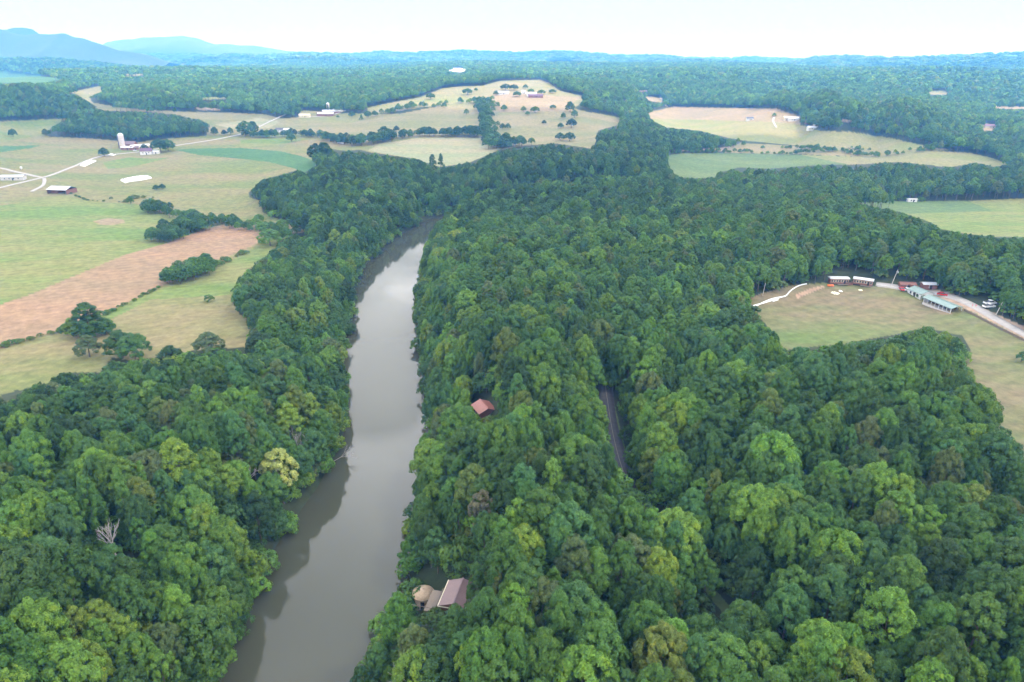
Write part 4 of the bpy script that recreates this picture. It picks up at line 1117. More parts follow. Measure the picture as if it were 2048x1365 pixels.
row_trees([(985,207),(990,212),(993,217)], [10,9,8], 'hedge', 'short row of shrubs right of the double tree row', spread=5, gap=8, weights=(1, 2))
row_trees([(1340,307),(1400,305),(1440,306),(1500,307),(1600,308),(1700,309),(1790,310),(1850,303),(1890,297)], [7,9,9,10,10,10,11,12,12], 'hedgerow', 'long hedgerow between the teal field and the sunlit meadow', spread=4, gap=3.2, weights=(1, 1, 2, 0))
row_trees([(1560,297),(1600,298),(1660,300),(1700,301),(1740,301)], [7,9,9,8,7], 'hedgerow', 'second shorter hedgerow above the long one', spread=4, gap=4, weights=(1, 0, 2))
row_trees([(1345,297),(1380,293),(1420,292),(1478,292)], [14,18,18,14], 'copse', 'sunlit wood edge at the left end of the long hedgerow', 'copse', spread=12, gap=3, weights=(2, 3, 1))
row_trees([(110,374),(150,392),(175,402),(215,404),(262,406)], [3,3,3,3], 'hedge', 'thin weedy fence line curving from the open barn', spread=0.5, gap=2.5, weights=(6, 0))
row_trees([(225,403),(250,398),(280,396),(300,400)], [5,6,6,4], 'hedge', 'brownish brush patch beside the single tree', spread=5, gap=3.5, weights=(5, 6))
field_tree(418, 604, 13, 'shrub', 1, 'small round bush alone in the riverside pasture', 'bush', cat='bush', width=1.2)
field_tree(446, 524, 10, 'shrub', 6, 'small brownish bush on the ploughed field fence', 'bush', cat='bush')

# ------------------------------------------------------------------ dead and odd trees
def branchy(seed, H, n1=9, spread=.33, r=.2):
    g = random.Random(seed); b = MB()
    def grow(p, d, L, r, lev):
        q = p + d * L
        b.tube(p, q, r, r * .62, 6 if lev < 2 else 4, lev > 2)
        if lev >= 4: return
        for _ in range(3 if lev < 3 else 2):
            nd = (d + Vector((g.uniform(-1, 1), g.uniform(-1, 1), g.uniform(-.15, .7))) * spread * 1.7).normalized()
            grow(p + d * L * g.uniform(.55, 1), nd, L * g.uniform(.55, .78), r * .58, lev + 1)
    grow(Vector((0, 0, -.5)), Vector((g.uniform(-.05, .05), g.uniform(-.05, .05), 1)).normalized(), H * .38, r, 0)
    return b
for k, (kd, x, y, z, H_, lab) in enumerate(ODD):
    if kd == 'dead':
        e = empty('dead_tree', (x, y, z), k, lab, 'dead tree')
        branchy(50 + k, H_ * 1.1, spread=.36, r=.3).build('branches', M['deadbark'], e)
        MB().tube((0, 0, -1), (0, 0, H_ * .3), .42, .33, 8, False).build('trunk', M['deadbark'], e)
    else:
        tint = (0.32, 0.38, 0.10) if kd == 'yellow' else (0.13, 0.13, 0.07)
        e = single_tree('forest_tree', x, y, z, H_, 5.2 if kd == 'yellow' else 3.2, 3, 1.0, tint, lab, None)
# driftwood snag over the water at the left bank
gx, gy = at_z(676, 922, 0.5)
e = empty('fallen_branch', (float(gx) - 1, float(gy), 0.6), 0.2, 'bare grey branch leaning out over the water from the left bank', 'branch')
b = branchy(77, 9, spread=.3, r=.09); o = b.build('branches', M['deadbark'], e); o.rotation_euler = (0.1, R_(62), 0.2)

# ------------------------------------------------------------------ buildings
def quad_panel(b, p0, p1, p2, p3, th):
    """a sheet with thickness from four corners (thickness downwards)"""
    t = [tuple(p) for p in (p0, p1, p2, p3)]; l = [(p[0], p[1], p[2] - th) for p in t]
    return b.add(l + t, [(3,2,1,0),(4,5,6,7),(0,1,5,4),(1,2,6,5),(2,3,7,6),(3,0,4,7)])

def gable(name, loc, rz, L, Wd, hw, hr, wall, roof, label, cat, windows=0, door=True, over=0.4, group=None, open_front=False, chimney=False, winmat=None, porch=False, slope2=None):
    """a gabled building: L along x, ridge along x"""
    e = empty(name, loc, rz, label, cat, group)
    a, c = L / 2, Wd / 2
    if not open_front:
        b = MB().box(-a, a, -c, c, -1.5, hw)
        b.add([(-a, -c, hw), (-a, c, hw), (-a, 0, hw + hr), (a, -c, hw), (a, c, hw), (a, 0, hw + hr)], [(0, 2, 1), (3, 4, 5), (0, 3, 5, 2), (1, 2, 5, 4)])
        b.build('wall', wall, e)
    else:
        b = MB().box(-a, a, c - .2, c, -1.5, hw).box(-a, -a + .2, -c, c - .2, -1.5, hw).box(a - .2, a, -c, c - .2, -1.5, hw); b.build('wall', wall, e)
        n = max(3, int(L / 4))
        pm = None
        for i in range(n + 1):
            p = MB().box(-.12, .12, -.12, .12, -1.0, hw).build('post', M['postwood'], e) if pm is None else bpy.data.objects.new('post', pm)
            if pm is None: pm = p.data
            else: COL.objects.link(p); p.parent = e
            p.location = (-a + .3 + i * (L - .6) / n, -c + .15, 0)
    k = hr / c
    for s, mt in ((-1, roof), (1, slope2 or roof)):
        r = MB(); ee = c + over
        quad_panel(r, (-a - over, 0, hw + hr + .16), (a + over, 0, hw + hr + .16), (a + over, s * ee, hw - k * over + .16), (-a - over, s * ee, hw - k * over + .16), .14)
        r.build('roof_slope', mt, e)
    MB().box(-a - over, a + over, -.18, .18, hw + hr + .165, hw + hr + .26).build('ridge_cap', roof, e)
    wm = None
    for i in range(windows):
        xx = -a + (i + 1) * L / (windows + 1)
        for sgn in (-1, 1):
            if wm is None:
                w = MB().box(-.5, .5, -.05, .05, -.6, .6).build('window', winmat or M['glass'], e); wm = w.data
                fm = MB().box(-.62, .62, -.03, .03, -.72, -.6).box(-.62, .62, -.03, .03, .6, .72).box(-.62, -.5, -.03, .03, -.6, .6).box(.5, .62, -.03, .03, -.6, .6).build('frame', M['white'], w).data
            else:
                w = bpy.data.objects.new('window', wm); COL.objects.link(w); w.parent = e
                f = bpy.data.objects.new('frame', fm); COL.objects.link(f); f.parent = w
            w.location = (xx, sgn * (c + .03), hw * .55)
    if door and not open_front:
        d = MB().box(-.55, .55, -.05, .05, 0, 2.1).build('door', M['dark'], e); d.location = (a * .1 if windows % 2 else 0.9, -c - .04, 0)
    if chimney: MB().box(a * .4, a * .4 + .8, .4, 1.2, hw, hw + hr + 1.2).build('chimney', M['redwood'], e)
    return e

def gl(px, py, dz=0):
    x, y, z = ground(px, py); return (x, y, z + dz)
def heading(p, q):
    a = ground(*p); b = ground(*q); return math.atan2(b[1] - a[1], b[0] - a[0]), math.hypot(b[0] - a[0], b[1] - a[1])

# round hut and cabins on the bluff
e = empty('round_hut', (HUT[0], HUT[1], HUT[2]), 0, 'small round hut with a tan domed roof on the bluff above the river', 'hut'); e.scale = (.86, .86, 1)
MB().lathe([(2.35, -2), (2.35, 3.0)], 32).build('wall', M['tanwood'], e)
MB().lathe([(2.75, 2.75), (2.78, 2.9), (2.3, 3.35), (1.5, 3.75), (0.6, 3.98), (0.12, 4.03)], 36).build('domed_roof', M['thatch'], e, True)
MB().lathe([(2.86, 2.74), (2.86, 2.92), (2.74, 2.92)], 36).build('roof_rim', M['tanwood'], e)
MB().lathe([(0.14, 4.0), (0.14, 4.25), (0.01, 4.3)], 12).build('finial', M['tanwood'], e)
MB().box(-.5, .5, -2.42, -2.3, 0, 2.0).build('door', M['dark'], e)
g = gable('cabin', (ROOF1[0] + .8, ROOF1[1] - .8, ROOF1[2]), R_(78), 6.6, 5.4, 2.6, 1.0, M['brownwood'], M['maroon_metal'], 'cabin with a dull maroon metal roof and pale edge beside the round hut', 'cabin', 2)
MB().box(-3.72, 3.72, 3.11, 3.27, 2.42, 2.66).build('fascia', M['cream'], g)
MB().box(-3.84, -3.71, -3.1, 3.1, 2.45, 2.62).build('fascia', M['cream'], g)
b = MB().box(-3.0, -2.9, 4.2, 9.0, .9, 1.0).box(-3.0, 3.0, 4.1, 4.2, .9, 1.0).box(-3, 3, 4.1, 6.5, -.2, 0.0)
for i in range(6): b.box(-3.0 + i * 1.18, -2.9 + i * 1.18, 4.1, 4.2, -1.5, 1.0)
b.build('deck_railing', M['postwood'], g)
g = gable('cabin', ROOF2, R_(115), 6.2, 5.6, 2.8, 1.2, M['brownwood'], M['red_metal'], 'cabin with a faded red metal roof half hidden in the forest', 'cabin', 2)
MB().box(-5.8, -3.12, -1.6, 1.6, -.3, .1).build('porch_floor', M['tanwood'], g)

# the two long cabins at the head of the clearing
def long_cabin(px0, px1, py0, py1, label):
    r, L = heading((px0, py0), (px1, py1)); a = ground(px0, py0); b = ground(px1, py1)
    e = empty('long_cabin', ((a[0] + b[0]) / 2, (a[1] + b[1]) / 2 + 1.6, (a[2] + b[2]) / 2), r, label, 'cabin', 'long brown cabins at the head of the clearing')
    a = L / 2
    MB().box(-a, a, -1.5, 1.5, .5, 3.0).build('wall', M['brownwood'], e)
    MB().box(-a + .3, a - .3, -1.3, 1.3, -.8, .49).build('foundation', M['dark'], e)
    MB().box(-a - .25, a + .25, -1.85, 1.85, 3.0, 3.28).build('roof', M['white_metal'], e)
    MB().box(-a - .25, a + .25, -1.3, 1.3, 3.284, 3.52).build('roof_ridge', M['white_metal'], e)
    m = None
    for i in range(7):
        x_ = -a + (i + .7) * L / 7.4
        mt = M['cream'] if i % 3 else M['tanwood']
        w = MB().box(-.38, .38, -.04, .04, -.55, .55).build('window', M['glass'], e); w.location = (x_, -1.53, 1.95)
        MB().box(-.5, -.38, -.03, .05, -.65, .65).box(.38, .5, -.03, .05, -.65, .65).box(-.38, .38, -.03, .05, .55, .65).box(-.38, .38, -.03, .05, -.65, -.55).build('frame', mt, w)
    d = MB().box(-.45, .45, -.06, .04, 0, 1.95).build('door', M['dark'], e); d.location = (a * .55, -1.56, .55)
    MB().box(-a * .2, a * .9, -3.0, -1.52, .25, .45).build('deck', M['postwood'], e)
    return e
long_cabin(1660, 1697, 569, 571, 'long brown cabin with a white roof, left one of the pair at the clearing edge')
long_cabin(1708, 1748, 571, 574, 'long brown cabin with a white roof, right one of the pair at the clearing edge')
e = empty('wooden_stair', gl(1701, 571), .2, 'dark wooden stair landing between the two long brown cabins', 'stair')
MB().box(-1.5, 1.5, 0, 1.8, -.5, .6).box(-1.5, 1.5, .6, 1.8, .6, .9).build('step', M['brownwood'], e)
MB().box(-1.5, -1.4, -.2, 1.8, .6, 1.7).box(1.4, 1.5, -.2, 1.8, .6, 1.7).build('railing', M['postwood'], e)

# green-roofed pavilion
r, L = heading((1862, 612), (1910, 628))
a = ground(1862, 610); b_ = ground(1916, 627)
cx, cyy, cz = (a[0] + b_[0]) / 2, (a[1] + b_[1]) / 2 + 2.0, (a[2] + b_[2]) / 2
r = math.atan2(b_[1] - a[1], b_[0] - a[0]); L = math.hypot(b_[0] - a[0], b_[1] - a[1]) + 1
e = empty('pavilion', (cx, cyy, cz), r, 'long open pavilion with a pale green metal roof beside the gravel road', 'pavilion')
W2 = 3.1; nb = 7
MB().box(-L / 2, L / 2, -W2, W2, -1.0, .12).build('floor', M['concrete'], e)
pm = None
for i in range(nb + 1):
    for s in (-1, 1):
        if pm is None: p = MB().box(-.11, .11, -.11, .11, .125, 2.3).build('post', M['white'], e); pm = p.data
        else: p = bpy.data.objects.new('post', pm); COL.objects.link(p); p.parent = e
        p.location = (-L / 2 + .3 + i * (L - .6) / nb, s * (W2 - .2), 0)
MB().box(-L / 2, L / 2, -W2 + .1, -W2 + .3, 2.305, 2.5).box(-L / 2, L / 2, W2 - .3, W2 - .1, 2.305, 2.5).build('beam', M['white'], e)
n = 9
for s in (-1, 1):
    for i in range(n):
        x0 = -L / 2 - .5 + i * (L + 1) / n; x1 = x0 + (L + 1) / n - .05
        q = MB(); quad_panel(q, (x0, 0, 3.45), (x1, 0, 3.45), (x1, s * (W2 + .5), 2.52), (x0, s * (W2 + .5), 2.52), .09); q.build('roof_panel', M['green_metal'], e)
MB().box(-L / 2 - .5, L / 2 + .5, -.2, .2, 3.455, 3.53).build('ridge_cap', M['green_metal'], e)
MB().box(-L / 2, -L / 2 + .15, -W2 + .31, W2 - .31, .13, 2.5).build('end_wall', M['white'], e)
MB().box(-L / 2 + .16, L / 2 - 2, W2 - .16, W2 - .1, .13, 1.6).build('rear_wall', M['postwood'], e)
tm = None
for i in range(6):
    if tm is None: t = MB().box(-.9, .9, -.35, .35, .7, .78).box(-.9, .9, -.8, -.5, .42, .48).box(-.9, .9, .5, .8, .42, .48).box(-.6, -.5, -.7, .7, .13, .7).box(.5, .6, -.7, .7, .13, .7).build('picnic_table', M['postwood']); tm = t.data
    else: t = bpy.data.objects.new('picnic_table', tm); COL.objects.link(t)
    lx = -L / 2 + 2 + i * (L - 4) / 5
    t.location = (cx + lx * math.cos(r), cyy + lx * math.sin(r), cz); t.rotation_euler = (0, 0, r)
    tag(t, 'dark picnic table under the green pavilion roof, ' + ['first', 'second', 'third', 'fourth', 'fifth', 'last'][i] + ' from the hall end', 'picnic table', 'picnic tables under the pavilion roof')
a = ground(1835, 592); b_ = ground(1858, 603)
r2 = math.atan2(b_[1] - a[1], b_[0] - a[0])
e = gable('clubhouse', ((a[0] + b_[0]) / 2 + .5, (a[1] + b_[1]) / 2 + 4.0, (a[2] + b_[2]) / 2), r2 + R_(0), math.hypot(b_[0] - a[0], b_[1] - a[1]) + 1, 7.0, 2.4, 1.1, M['white'], M['green_metal'], 'white walled hall with a pale green roof joined behind the open pavilion', 'building', 3)
for px_, py_, hp, w_ in ((1836, 596, 7, 'left'), (1846, 600, 6, 'middle'), (1853, 605, 7, 'right')):
    field_tree(px_, py_, hp, 'shrub', 0, 'dark rounded shrub against the hall wall, ' + w_ + ' one of three', 'bush', 'shrubs along the hall wall', 1.1, 'bush')
gable('shed', gl(1856, 577), R_(-4), 6.5, 3.5, 2.4, .5, M['brownwood'], M['grey_metal'], 'small brown shed with a pale roof at the forest edge behind the hall', 'shed', 1)
gable('shed', gl(1813, 575), R_(-8), 7, 3.0, 1.8, .7, M['brownwood'], M['brownwood'], 'low dark brown shed with a brown roof behind the grey wall', 'shed', 1)

# walls, fences, poles
def wall_along(name, pts, h, th, mat, label, cat, posts=None):
    G = gpoly(pts); e = empty(name, G[0], 0, label, cat); o0 = Vector(G[0])
    n = 0
    for a, b in zip(G[:-1], G[1:]):
        a = Vector(a); b = Vector(b); d = b - a; L = d.length; m = max(1, int(L / 2.6)); u = Vector((d.x, d.y, 0)).normalized(); w = Vector((-u.y, u.x, 0)) * th / 2
        for i in range(m):
            p = a + d * (i / m) - o0; q = a + d * ((i + .97) / m) - o0
            vs = [p - w, q - w, q + w, p + w]
            lo = [(v.x, v.y, v.z - .4) for v in vs]; hi = [(v.x, v.y, v.z + h) for v in vs]
            MB().add(lo + hi, [(3,2,1,0),(4,5,6,7),(0,1,5,4),(1,2,6,5),(2,3,7,6),(3,0,4,7)]).build('panel', mat, e)
            if posts: MB().tube((p.x, p.y, p.z - .4), (p.x, p.y, p.z + h + .15), .09, .09, 6).build('post', posts, e)
    return e
wall_along('retaining_wall', [(1754,573),(1775,576),(1800,580),(1826,584)], .9, .5, M['concrete'], 'low grey retaining wall between the long cabins and the hall', 'wall')
wall_along('board_fence', [(1928,622),(1950,633),(1975,646),(2000,659),(2024,671),(2050,684)], .95, .12, M['postwood'], 'dark board fence along the near side of the gravel road', 'fence', M['postwood'])
def pole(px, py, hpx, lean, label, lamp=True):
    x, y, z = ground(px, py); _, _, dp = project(np.array([x]), np.array([y]), np.array([z])); h = hpx * float(dp[0]) / FPX * 1.04
    e = empty('utility_pole', (x, y, z), 0, label, 'utility pole')
    MB().tube((0, 0, -.5), (lean, 0, h), .17, .11, 10).build('shaft', M['polewood'], e)
    if lamp:
        MB().box(lean - .6, lean + .6, -.06, .06, h - .9, h - .78).build('cross_arm', M['polewood'], e)
        MB().tube((lean + .25, -.2, h - 1.6), (lean + .25, -.2, h - .95), .16, .16, 8).build('transformer', M['white'], e)
pole(1782, 572, 32, 1.6, 'leaning pale utility pole behind the grey retaining wall')
pole(1991, 631, 27, 1.4, 'pale utility pole beside the gravel road at the forest edge')
pole(1525, 592, 26, .5, 'thin pole at the left side of the clearing', False)

# things on the lawn
def strip(pts, w, label):
    G = gpoly(pts); P = np.array(G)
    for _ in range(2):
        Q = [P[0]]
        for a, b in zip(P[:-1], P[1:]): Q += [a * .75 + b * .25, a * .25 + b * .75]
        Q.append(P[-1]); P = np.array(Q)
    b = MB()
    for p, q in zip(P[:-1], P[1:]):
        b.tube((p[0], p[1], p[2] + .25), (q[0], q[1], q[2] + .25), w / 2, w / 2, 8, True)
    o = b.build('plastic_pipe', M['tarp'], None, True); tag(o, label, 'pipe')
strip([(1506,613),(1525,608),(1545,602),(1560,596),(1573,593),(1578,585),(1590,576),(1602,571),(1613,569)], .65, 'long white plastic pipe snaking over the left of the clearing')
strip([(1512,614),(1524,607),(1540,600),(1552,597),(1570,594)], .55, 'second white plastic pipe lying beside the long one')
strip([(1546,604),(1556,601)], .55, 'short white pipe end below the long white pipe')
def tarp(px, py, rx, ry, mat, label, hole=False, name='canvas_sheet', cat='sheet'):
    x, y, z = ground(px, py); b = MB(); n = 20; g = random.Random(px)
    rr = [1 + g.uniform(-.25, .25) for _ in range(n)]
    rings = [(1.0, .03), (.8, .22), (.45, .10 if not hole else .2)] + ([] if hole else [(.02, .16)])
    vs = []; fs = []
    for k, (f, zz) in enumerate(rings):
        for i in range(n):
            t = 2 * math.pi * i / n; vs.append((rx * f * rr[i] * math.cos(t), ry * f * rr[i] * math.sin(t), zz + g.uniform(0, .06)))
    if hole: 
        for i in range(n):
            t = 2 * math.pi * i / n; vs.append((rx * .4 * rr[i] * math.cos(t), ry * .4 * rr[i] * math.sin(t), .0))
    m = len(vs) // n
    for k in range(m - 1):
        for i in range(n): fs.append((k * n + i, k * n + (i + 1) % n, (k + 1) * n + (i + 1) % n, (k + 1) * n + i))
    b.add(vs, fs); o = b.build(name, mat, None, True); o.location = (x, y, z + .02); tag(o, label, cat)
tarp(1670, 587, 1.9, 2.3, M['tarpyellow'], 'crumpled ring of pale yellow canvas on the lawn below the cabins', True)
tarp(1681, 583, .8, 1.3, M['tarp'], 'small white heap of sheet beside the ring of canvas')
tarp(1721, 581, .9, .9, M['tarpyellow'], 'small pale sheet alone on the lawn below the right cabin')
x, y, z = ground(1661, 573)
e = empty('orange_float', (x, y, z), 0, 'orange inflated pad lying in front of the left long cabin', 'float')
for k, dx in enumerate((-.75, .75)):
    MB().lathe([(.05, 0), (.75, .1), (.95, .45), (.75, .8), (.05, .92)], 14).build('air_chamber', M['orange'], e, True).location = (dx, 0, 0)

def car(px, py, rz, paint, label, kind='car', name='parked_car'):
    x, y, z = ground(px, py); e = empty(name, (x, y, z + .15), rz, label, kind)
    def body(prof, w, mat, nm, par=e, inset=0.0):
        n = len(prof); vs = [(px_, -w + inset, z_) for px_, z_ in prof] + [(px_, w - inset, z_) for px_, z_ in prof]
        fs = [tuple(range(n))[::-1], tuple(range(n, 2 * n))] + [(i, (i + 1) % n, n + (i + 1) % n, n + i) for i in range(n)]
        o = MB().add(vs, fs).build(nm, mat, par); return o
    if kind == 'truck':
        body([(-2.7,.4),(2.6,.4),(2.7,.7),(2.6,1.0),(1.4,1.12),(-2.7,1.12)], .95, paint, 'body'); body([(-.8,1.125),(1.3,1.125),(.8,1.75),(-.6,1.78)], .85, M['glass'], 'cabin_glass'); body([(-.62,1.785),(.82,1.755),(.78,1.85),(-.58,1.88)], .82, paint, 'roof')
        MB().box(-2.6, -.95, -.8, .8, 1.125, 1.16).build('truck_bed', M['dark'], e)
    else:
        body([(-2.1,.35),(2.1,.35),(2.2,.6),(2.1,.85),(1.0,.98),(-2.0,1.02),(-2.2,.7)], .88, paint, 'body'); body([(-1.75,1.025),(.95,.99),(.35,1.42),(-1.3,1.45)], .78, M['glass'], 'cabin_glass'); body([(-1.28,1.455),(.33,1.43),(.3,1.5),(-1.22,1.52)], .74, paint, 'roof')
    for sx_ in (-1.35, 1.4):
        for sy_ in (-.82, .82):
            w = MB().tube((sx_, sy_ - .11, .33), (sx_, sy_ + .11, .33), .34, .34, 14).build('wheel', M['tyre'], e)
            MB().tube((sx_, sy_ + (.112 if sy_ > 0 else -.112), .33), (sx_, sy_ + (.13 if sy_ > 0 else -.13), .33), .19, .19, 10).build('rim', M['grey_metal'], w)
    for sy_ in (-.6, .6):
        MB().box(2.12 if kind == 'car' else 2.62, 2.23 if kind == 'car' else 2.72, sy_ - .16, sy_ + .16, .62, .76).build('headlight', M['white'], e)
    return e
car(1884, 592, R_(-35), M['red'], 'red car parked on the gravel road behind the hall')
car(1977, 616, R_(10), M['whitecar'], 'white pickup truck parked at the forest edge, nearer one', 'truck', 'parked_truck')
car(1979, 609, R_(8), M['whitecar'], 'white pickup truck parked under the trees, farther one', 'truck', 'parked_truck')
car(1802, 581, R_(80), M['red'], 'small red car seen end on beside the grey retaining wall')
car(1816, 583, R_(-10), M['whitecar'], 'white car beside the small red car near the hall')

def person(px, py, rz, top, label):
    x, y, z = ground(px, py); e = empty('person', (x, y, z), rz, label, 'person')
    J = [(0,0,.95),(0,0,1.2),(0,0,1.42),(0,0,1.52),(0,0,1.66),(.12,0,.88),(.13,.03,.48),(.13,0,.06),(.13,-.12,.03),(-.12,0,.88),(-.13,-.04,.48),(-.13,0,.06),(-.13,-.12,.03),(.2,0,1.38),(.26,.02,1.1),(.24,-.08,.85),(-.2,0,1.38),(-.26,.02,1.1),(-.24,-.08,.85)]
    E = [(0,1),(1,2),(2,3),(3,4),(0,5),(5,6),(6,7),(7,8),(0,9),(9,10),(10,11),(11,12),(2,13),(13,14),(14,15),(2,16),(16,17),(17,18)]
    R = [.15,.14,.13,.055,.105,.09,.065,.045,.035,.09,.065,.045,.035,.06,.045,.035,.06,.045,.035]
    me = bpy.data.meshes.new('body'); me.from_pydata(J, E, []); o = bpy.data.objects.new('body', me); COL.objects.link(o); o.parent = e
    md = o.modifiers.new('skin', 'SKIN'); 
    for v, r_ in zip(me.skin_vertices[0].data if me.skin_vertices else [], R): v.radius = (r_, r_)
    if not me.skin_vertices:
        bpy.context.view_layer.update()
    o.modifiers.new('sub', 'SUBSURF').levels = 1
    me.materials.append(M['skin'])
    MB().lathe([(.17,.86),(.185,1.0),(.175,1.2),(.20,1.36),(.10,1.45),(.07,1.46)], 12).build('shirt', top, e, True)
    MB().lathe([(.115,1.62),(.112,1.72),(.07,1.79),(.01,1.80)], 10).build('hair', M['dark'], e, True)
    return e
person(1944, 615, .4, M['pink'], 'person in a pink top standing left at the edge of the gravel road')
person(1951, 616, -.5, M['pink'], 'person in a pink top standing right, nearer the white truck')

# farm behind the fields
x, y, z = ground(246, 297)
e = empty('silo', (x, y, z), 0, 'tall pale concrete silo with a white dome at the farm', 'silo')
MB().lathe([(3.3, -1), (3.3, 16.0)], 28).build('stave_wall', M['stave'], e, True)
hp = None
for i in range(9):
    if hp is None: h_ = MB().lathe([(3.32, 0), (3.38, .05), (3.38, .15), (3.32, .2)], 28).build('hoop', M['grey_metal'], e); hp = h_.data
    else: h_ = bpy.data.objects.new('hoop', hp); COL.objects.link(h_); h_.parent = e
    h_.location = (0, 0, 1.2 + i * 1.7)
MB().lathe([(3.45, 16.0), (3.2, 17.0), (2.2, 18.2), (.9, 18.9), (.05, 19.0)], 28).build('dome', M['white_metal'], e, True)
MB().tube((-3.7, -1.0, 0), (-3.7, -1.0, 16.5), .7, .7, 10).build('chute', M['darkroof'], e, True)
e = empty('silo', gl(240, 294), 0, 'short dark stub silo just behind the tall pale one', 'silo')
MB().lathe([(1.6, -1), (1.6, 6.0)], 20).build('stave_wall', M['grey_metal'], e, True); MB().lathe([(1.7, 6.0), (.9, 7.0), (.05, 7.3)], 20).build('dome', M['white_metal'], e, True)
gable('barn', gl(257, 295), R_(2), 20, 10, 4.5, 3.0, M['redwood'], M['maroon_metal'], 'dull red barn with a maroon roof right beside the tall silo', 'barn', 3)
gable('shed', gl(258, 300), R_(-4), 16, 9, 3.2, 1.3, M['redwood'], M['white_metal'], 'long shed with a pale roof in front of the red barn', 'shed', 2)
gable('shed', gl(270, 300), R_(30), 9, 6, 3.0, 1.6, M['redwood'], M['maroon_metal'], 'small maroon roofed shed at the end of the long pale shed', 'shed', 1)
gable('shed', gl(281, 296), R_(38), 22, 11, 3.0, 1.2, M['cream'], M['white_metal'], 'white roofed shed left of the dark round farmhouse tree', 'shed', 2)
gable('farmhouse', gl(294, 309), R_(15), 13, 9, 4.2, 3.0, M['white'], M['purple'], 'white farmhouse with a dusky purple roof among dark trees', 'house', 3, chimney=True)
gable('garage', gl(313, 308), R_(5), 7, 5, 2.5, 1.2, M['white'], M['white_metal'], 'small white garage right of the farmhouse', 'garage', 1)
e = car(270, 303, .3, M['whitecar'], 'white vehicle parked in front of the small maroon shed')
gable('shed', gl(28, 360), R_(9), 20, 8, 3.2, 1.5, M['concrete'], M['grey_metal'], 'long pale roofed shed by the road at the left edge', 'shed', 4)
MB_ = None
e = gable('open_barn', gl(125, 386), R_(-8), 19, 13, 3.6, 2.2, M['redwood'], M['grey_metal'], 'open fronted red barn with a blue green and grey roof', 'barn', 0, open_front=True, slope2=M['blue_metal'])
MB().box(-9, -1.5, -3, 5.5, 0, 2.2).build('stall', M['redwood'], e)

def bunker(pts, h, label):
    """a silage heap under white sheet, low and flat topped"""
    G = gpoly(pts); c = np.mean(np.array(G), 0); b = MB(); P = np.array(G) - c; n = len(P)
    g = random.Random(int(pts[0][0]))
    lo = [(p[0], p[1], p[2] - .4) for p in P]; md = [(p[0] * .985, p[1] * .985, p[2] + h * .6) for p in P]; tp = [(p[0] * .9, p[1] * .9, p[2] * .9 + h + g.uniform(-.1, .15)) for p in P]
    fs = [(i, (i + 1) % n, n + (i + 1) % n, n + i) for i in range(n)] + [(n + i, n + (i + 1) % n, 2 * n + (i + 1) % n, 2 * n + i) for i in range(n)] + [tuple(range(2 * n, 3 * n))]
    b.add(lo + md + tp, fs)
    e = empty('silage_bunker', tuple(c), 0, label, 'silage bunker'); b.build('plastic_cover', M['tarp'], e)
    tm = None
    for k in range(14):
        i = k % n; f = g.random(); p = (P[i] * (1 - f) + P[(i + 1) % n] * f) * .8
        if tm is None: t = MB().lathe([(.2, 0), (.45, .0), (.5, .12), (.45, .22), (.2, .22), (.2, 0)], 10).build('tyre', M['tyre'], e); tm = t.data
        else: t = bpy.data.objects.new('tyre', tm); COL.objects.link(t); t.parent = e
        t.location = (p[0], p[1], p[2] * .9 + h + .1)
bunker([(160,332),(170,334),(180,329),(193,323),(182,322),(172,324)], 1.4, 'white sheeted silage bunker beside the farm road')
bunker([(241,362),(250,367),(262,364),(285,361),(304,357),(298,354),(275,355),(255,359)], 1.6, 'long narrow white sheeted silage bunker in the open pasture')
bunker([(216,311),(226,312),(232,310),(222,309)], 1.0, 'small white sheeted heap beside the roadside tree')
for px_, py_, lab in ((43, 339.5, 'white feed bin in the dark pasture above the road fork'),):
    e = empty('feed_bin', gl(px_, py_), 0, lab, 'bin'); MB().lathe([(.3,0),(1.2,1.0),(1.2,2.6),(.2,3.2)], 12).build('tank', M['white'], e); MB().lathe([(.5,3.2),(.01,3.3)], 12).build('lid', M['grey_metal'], e)

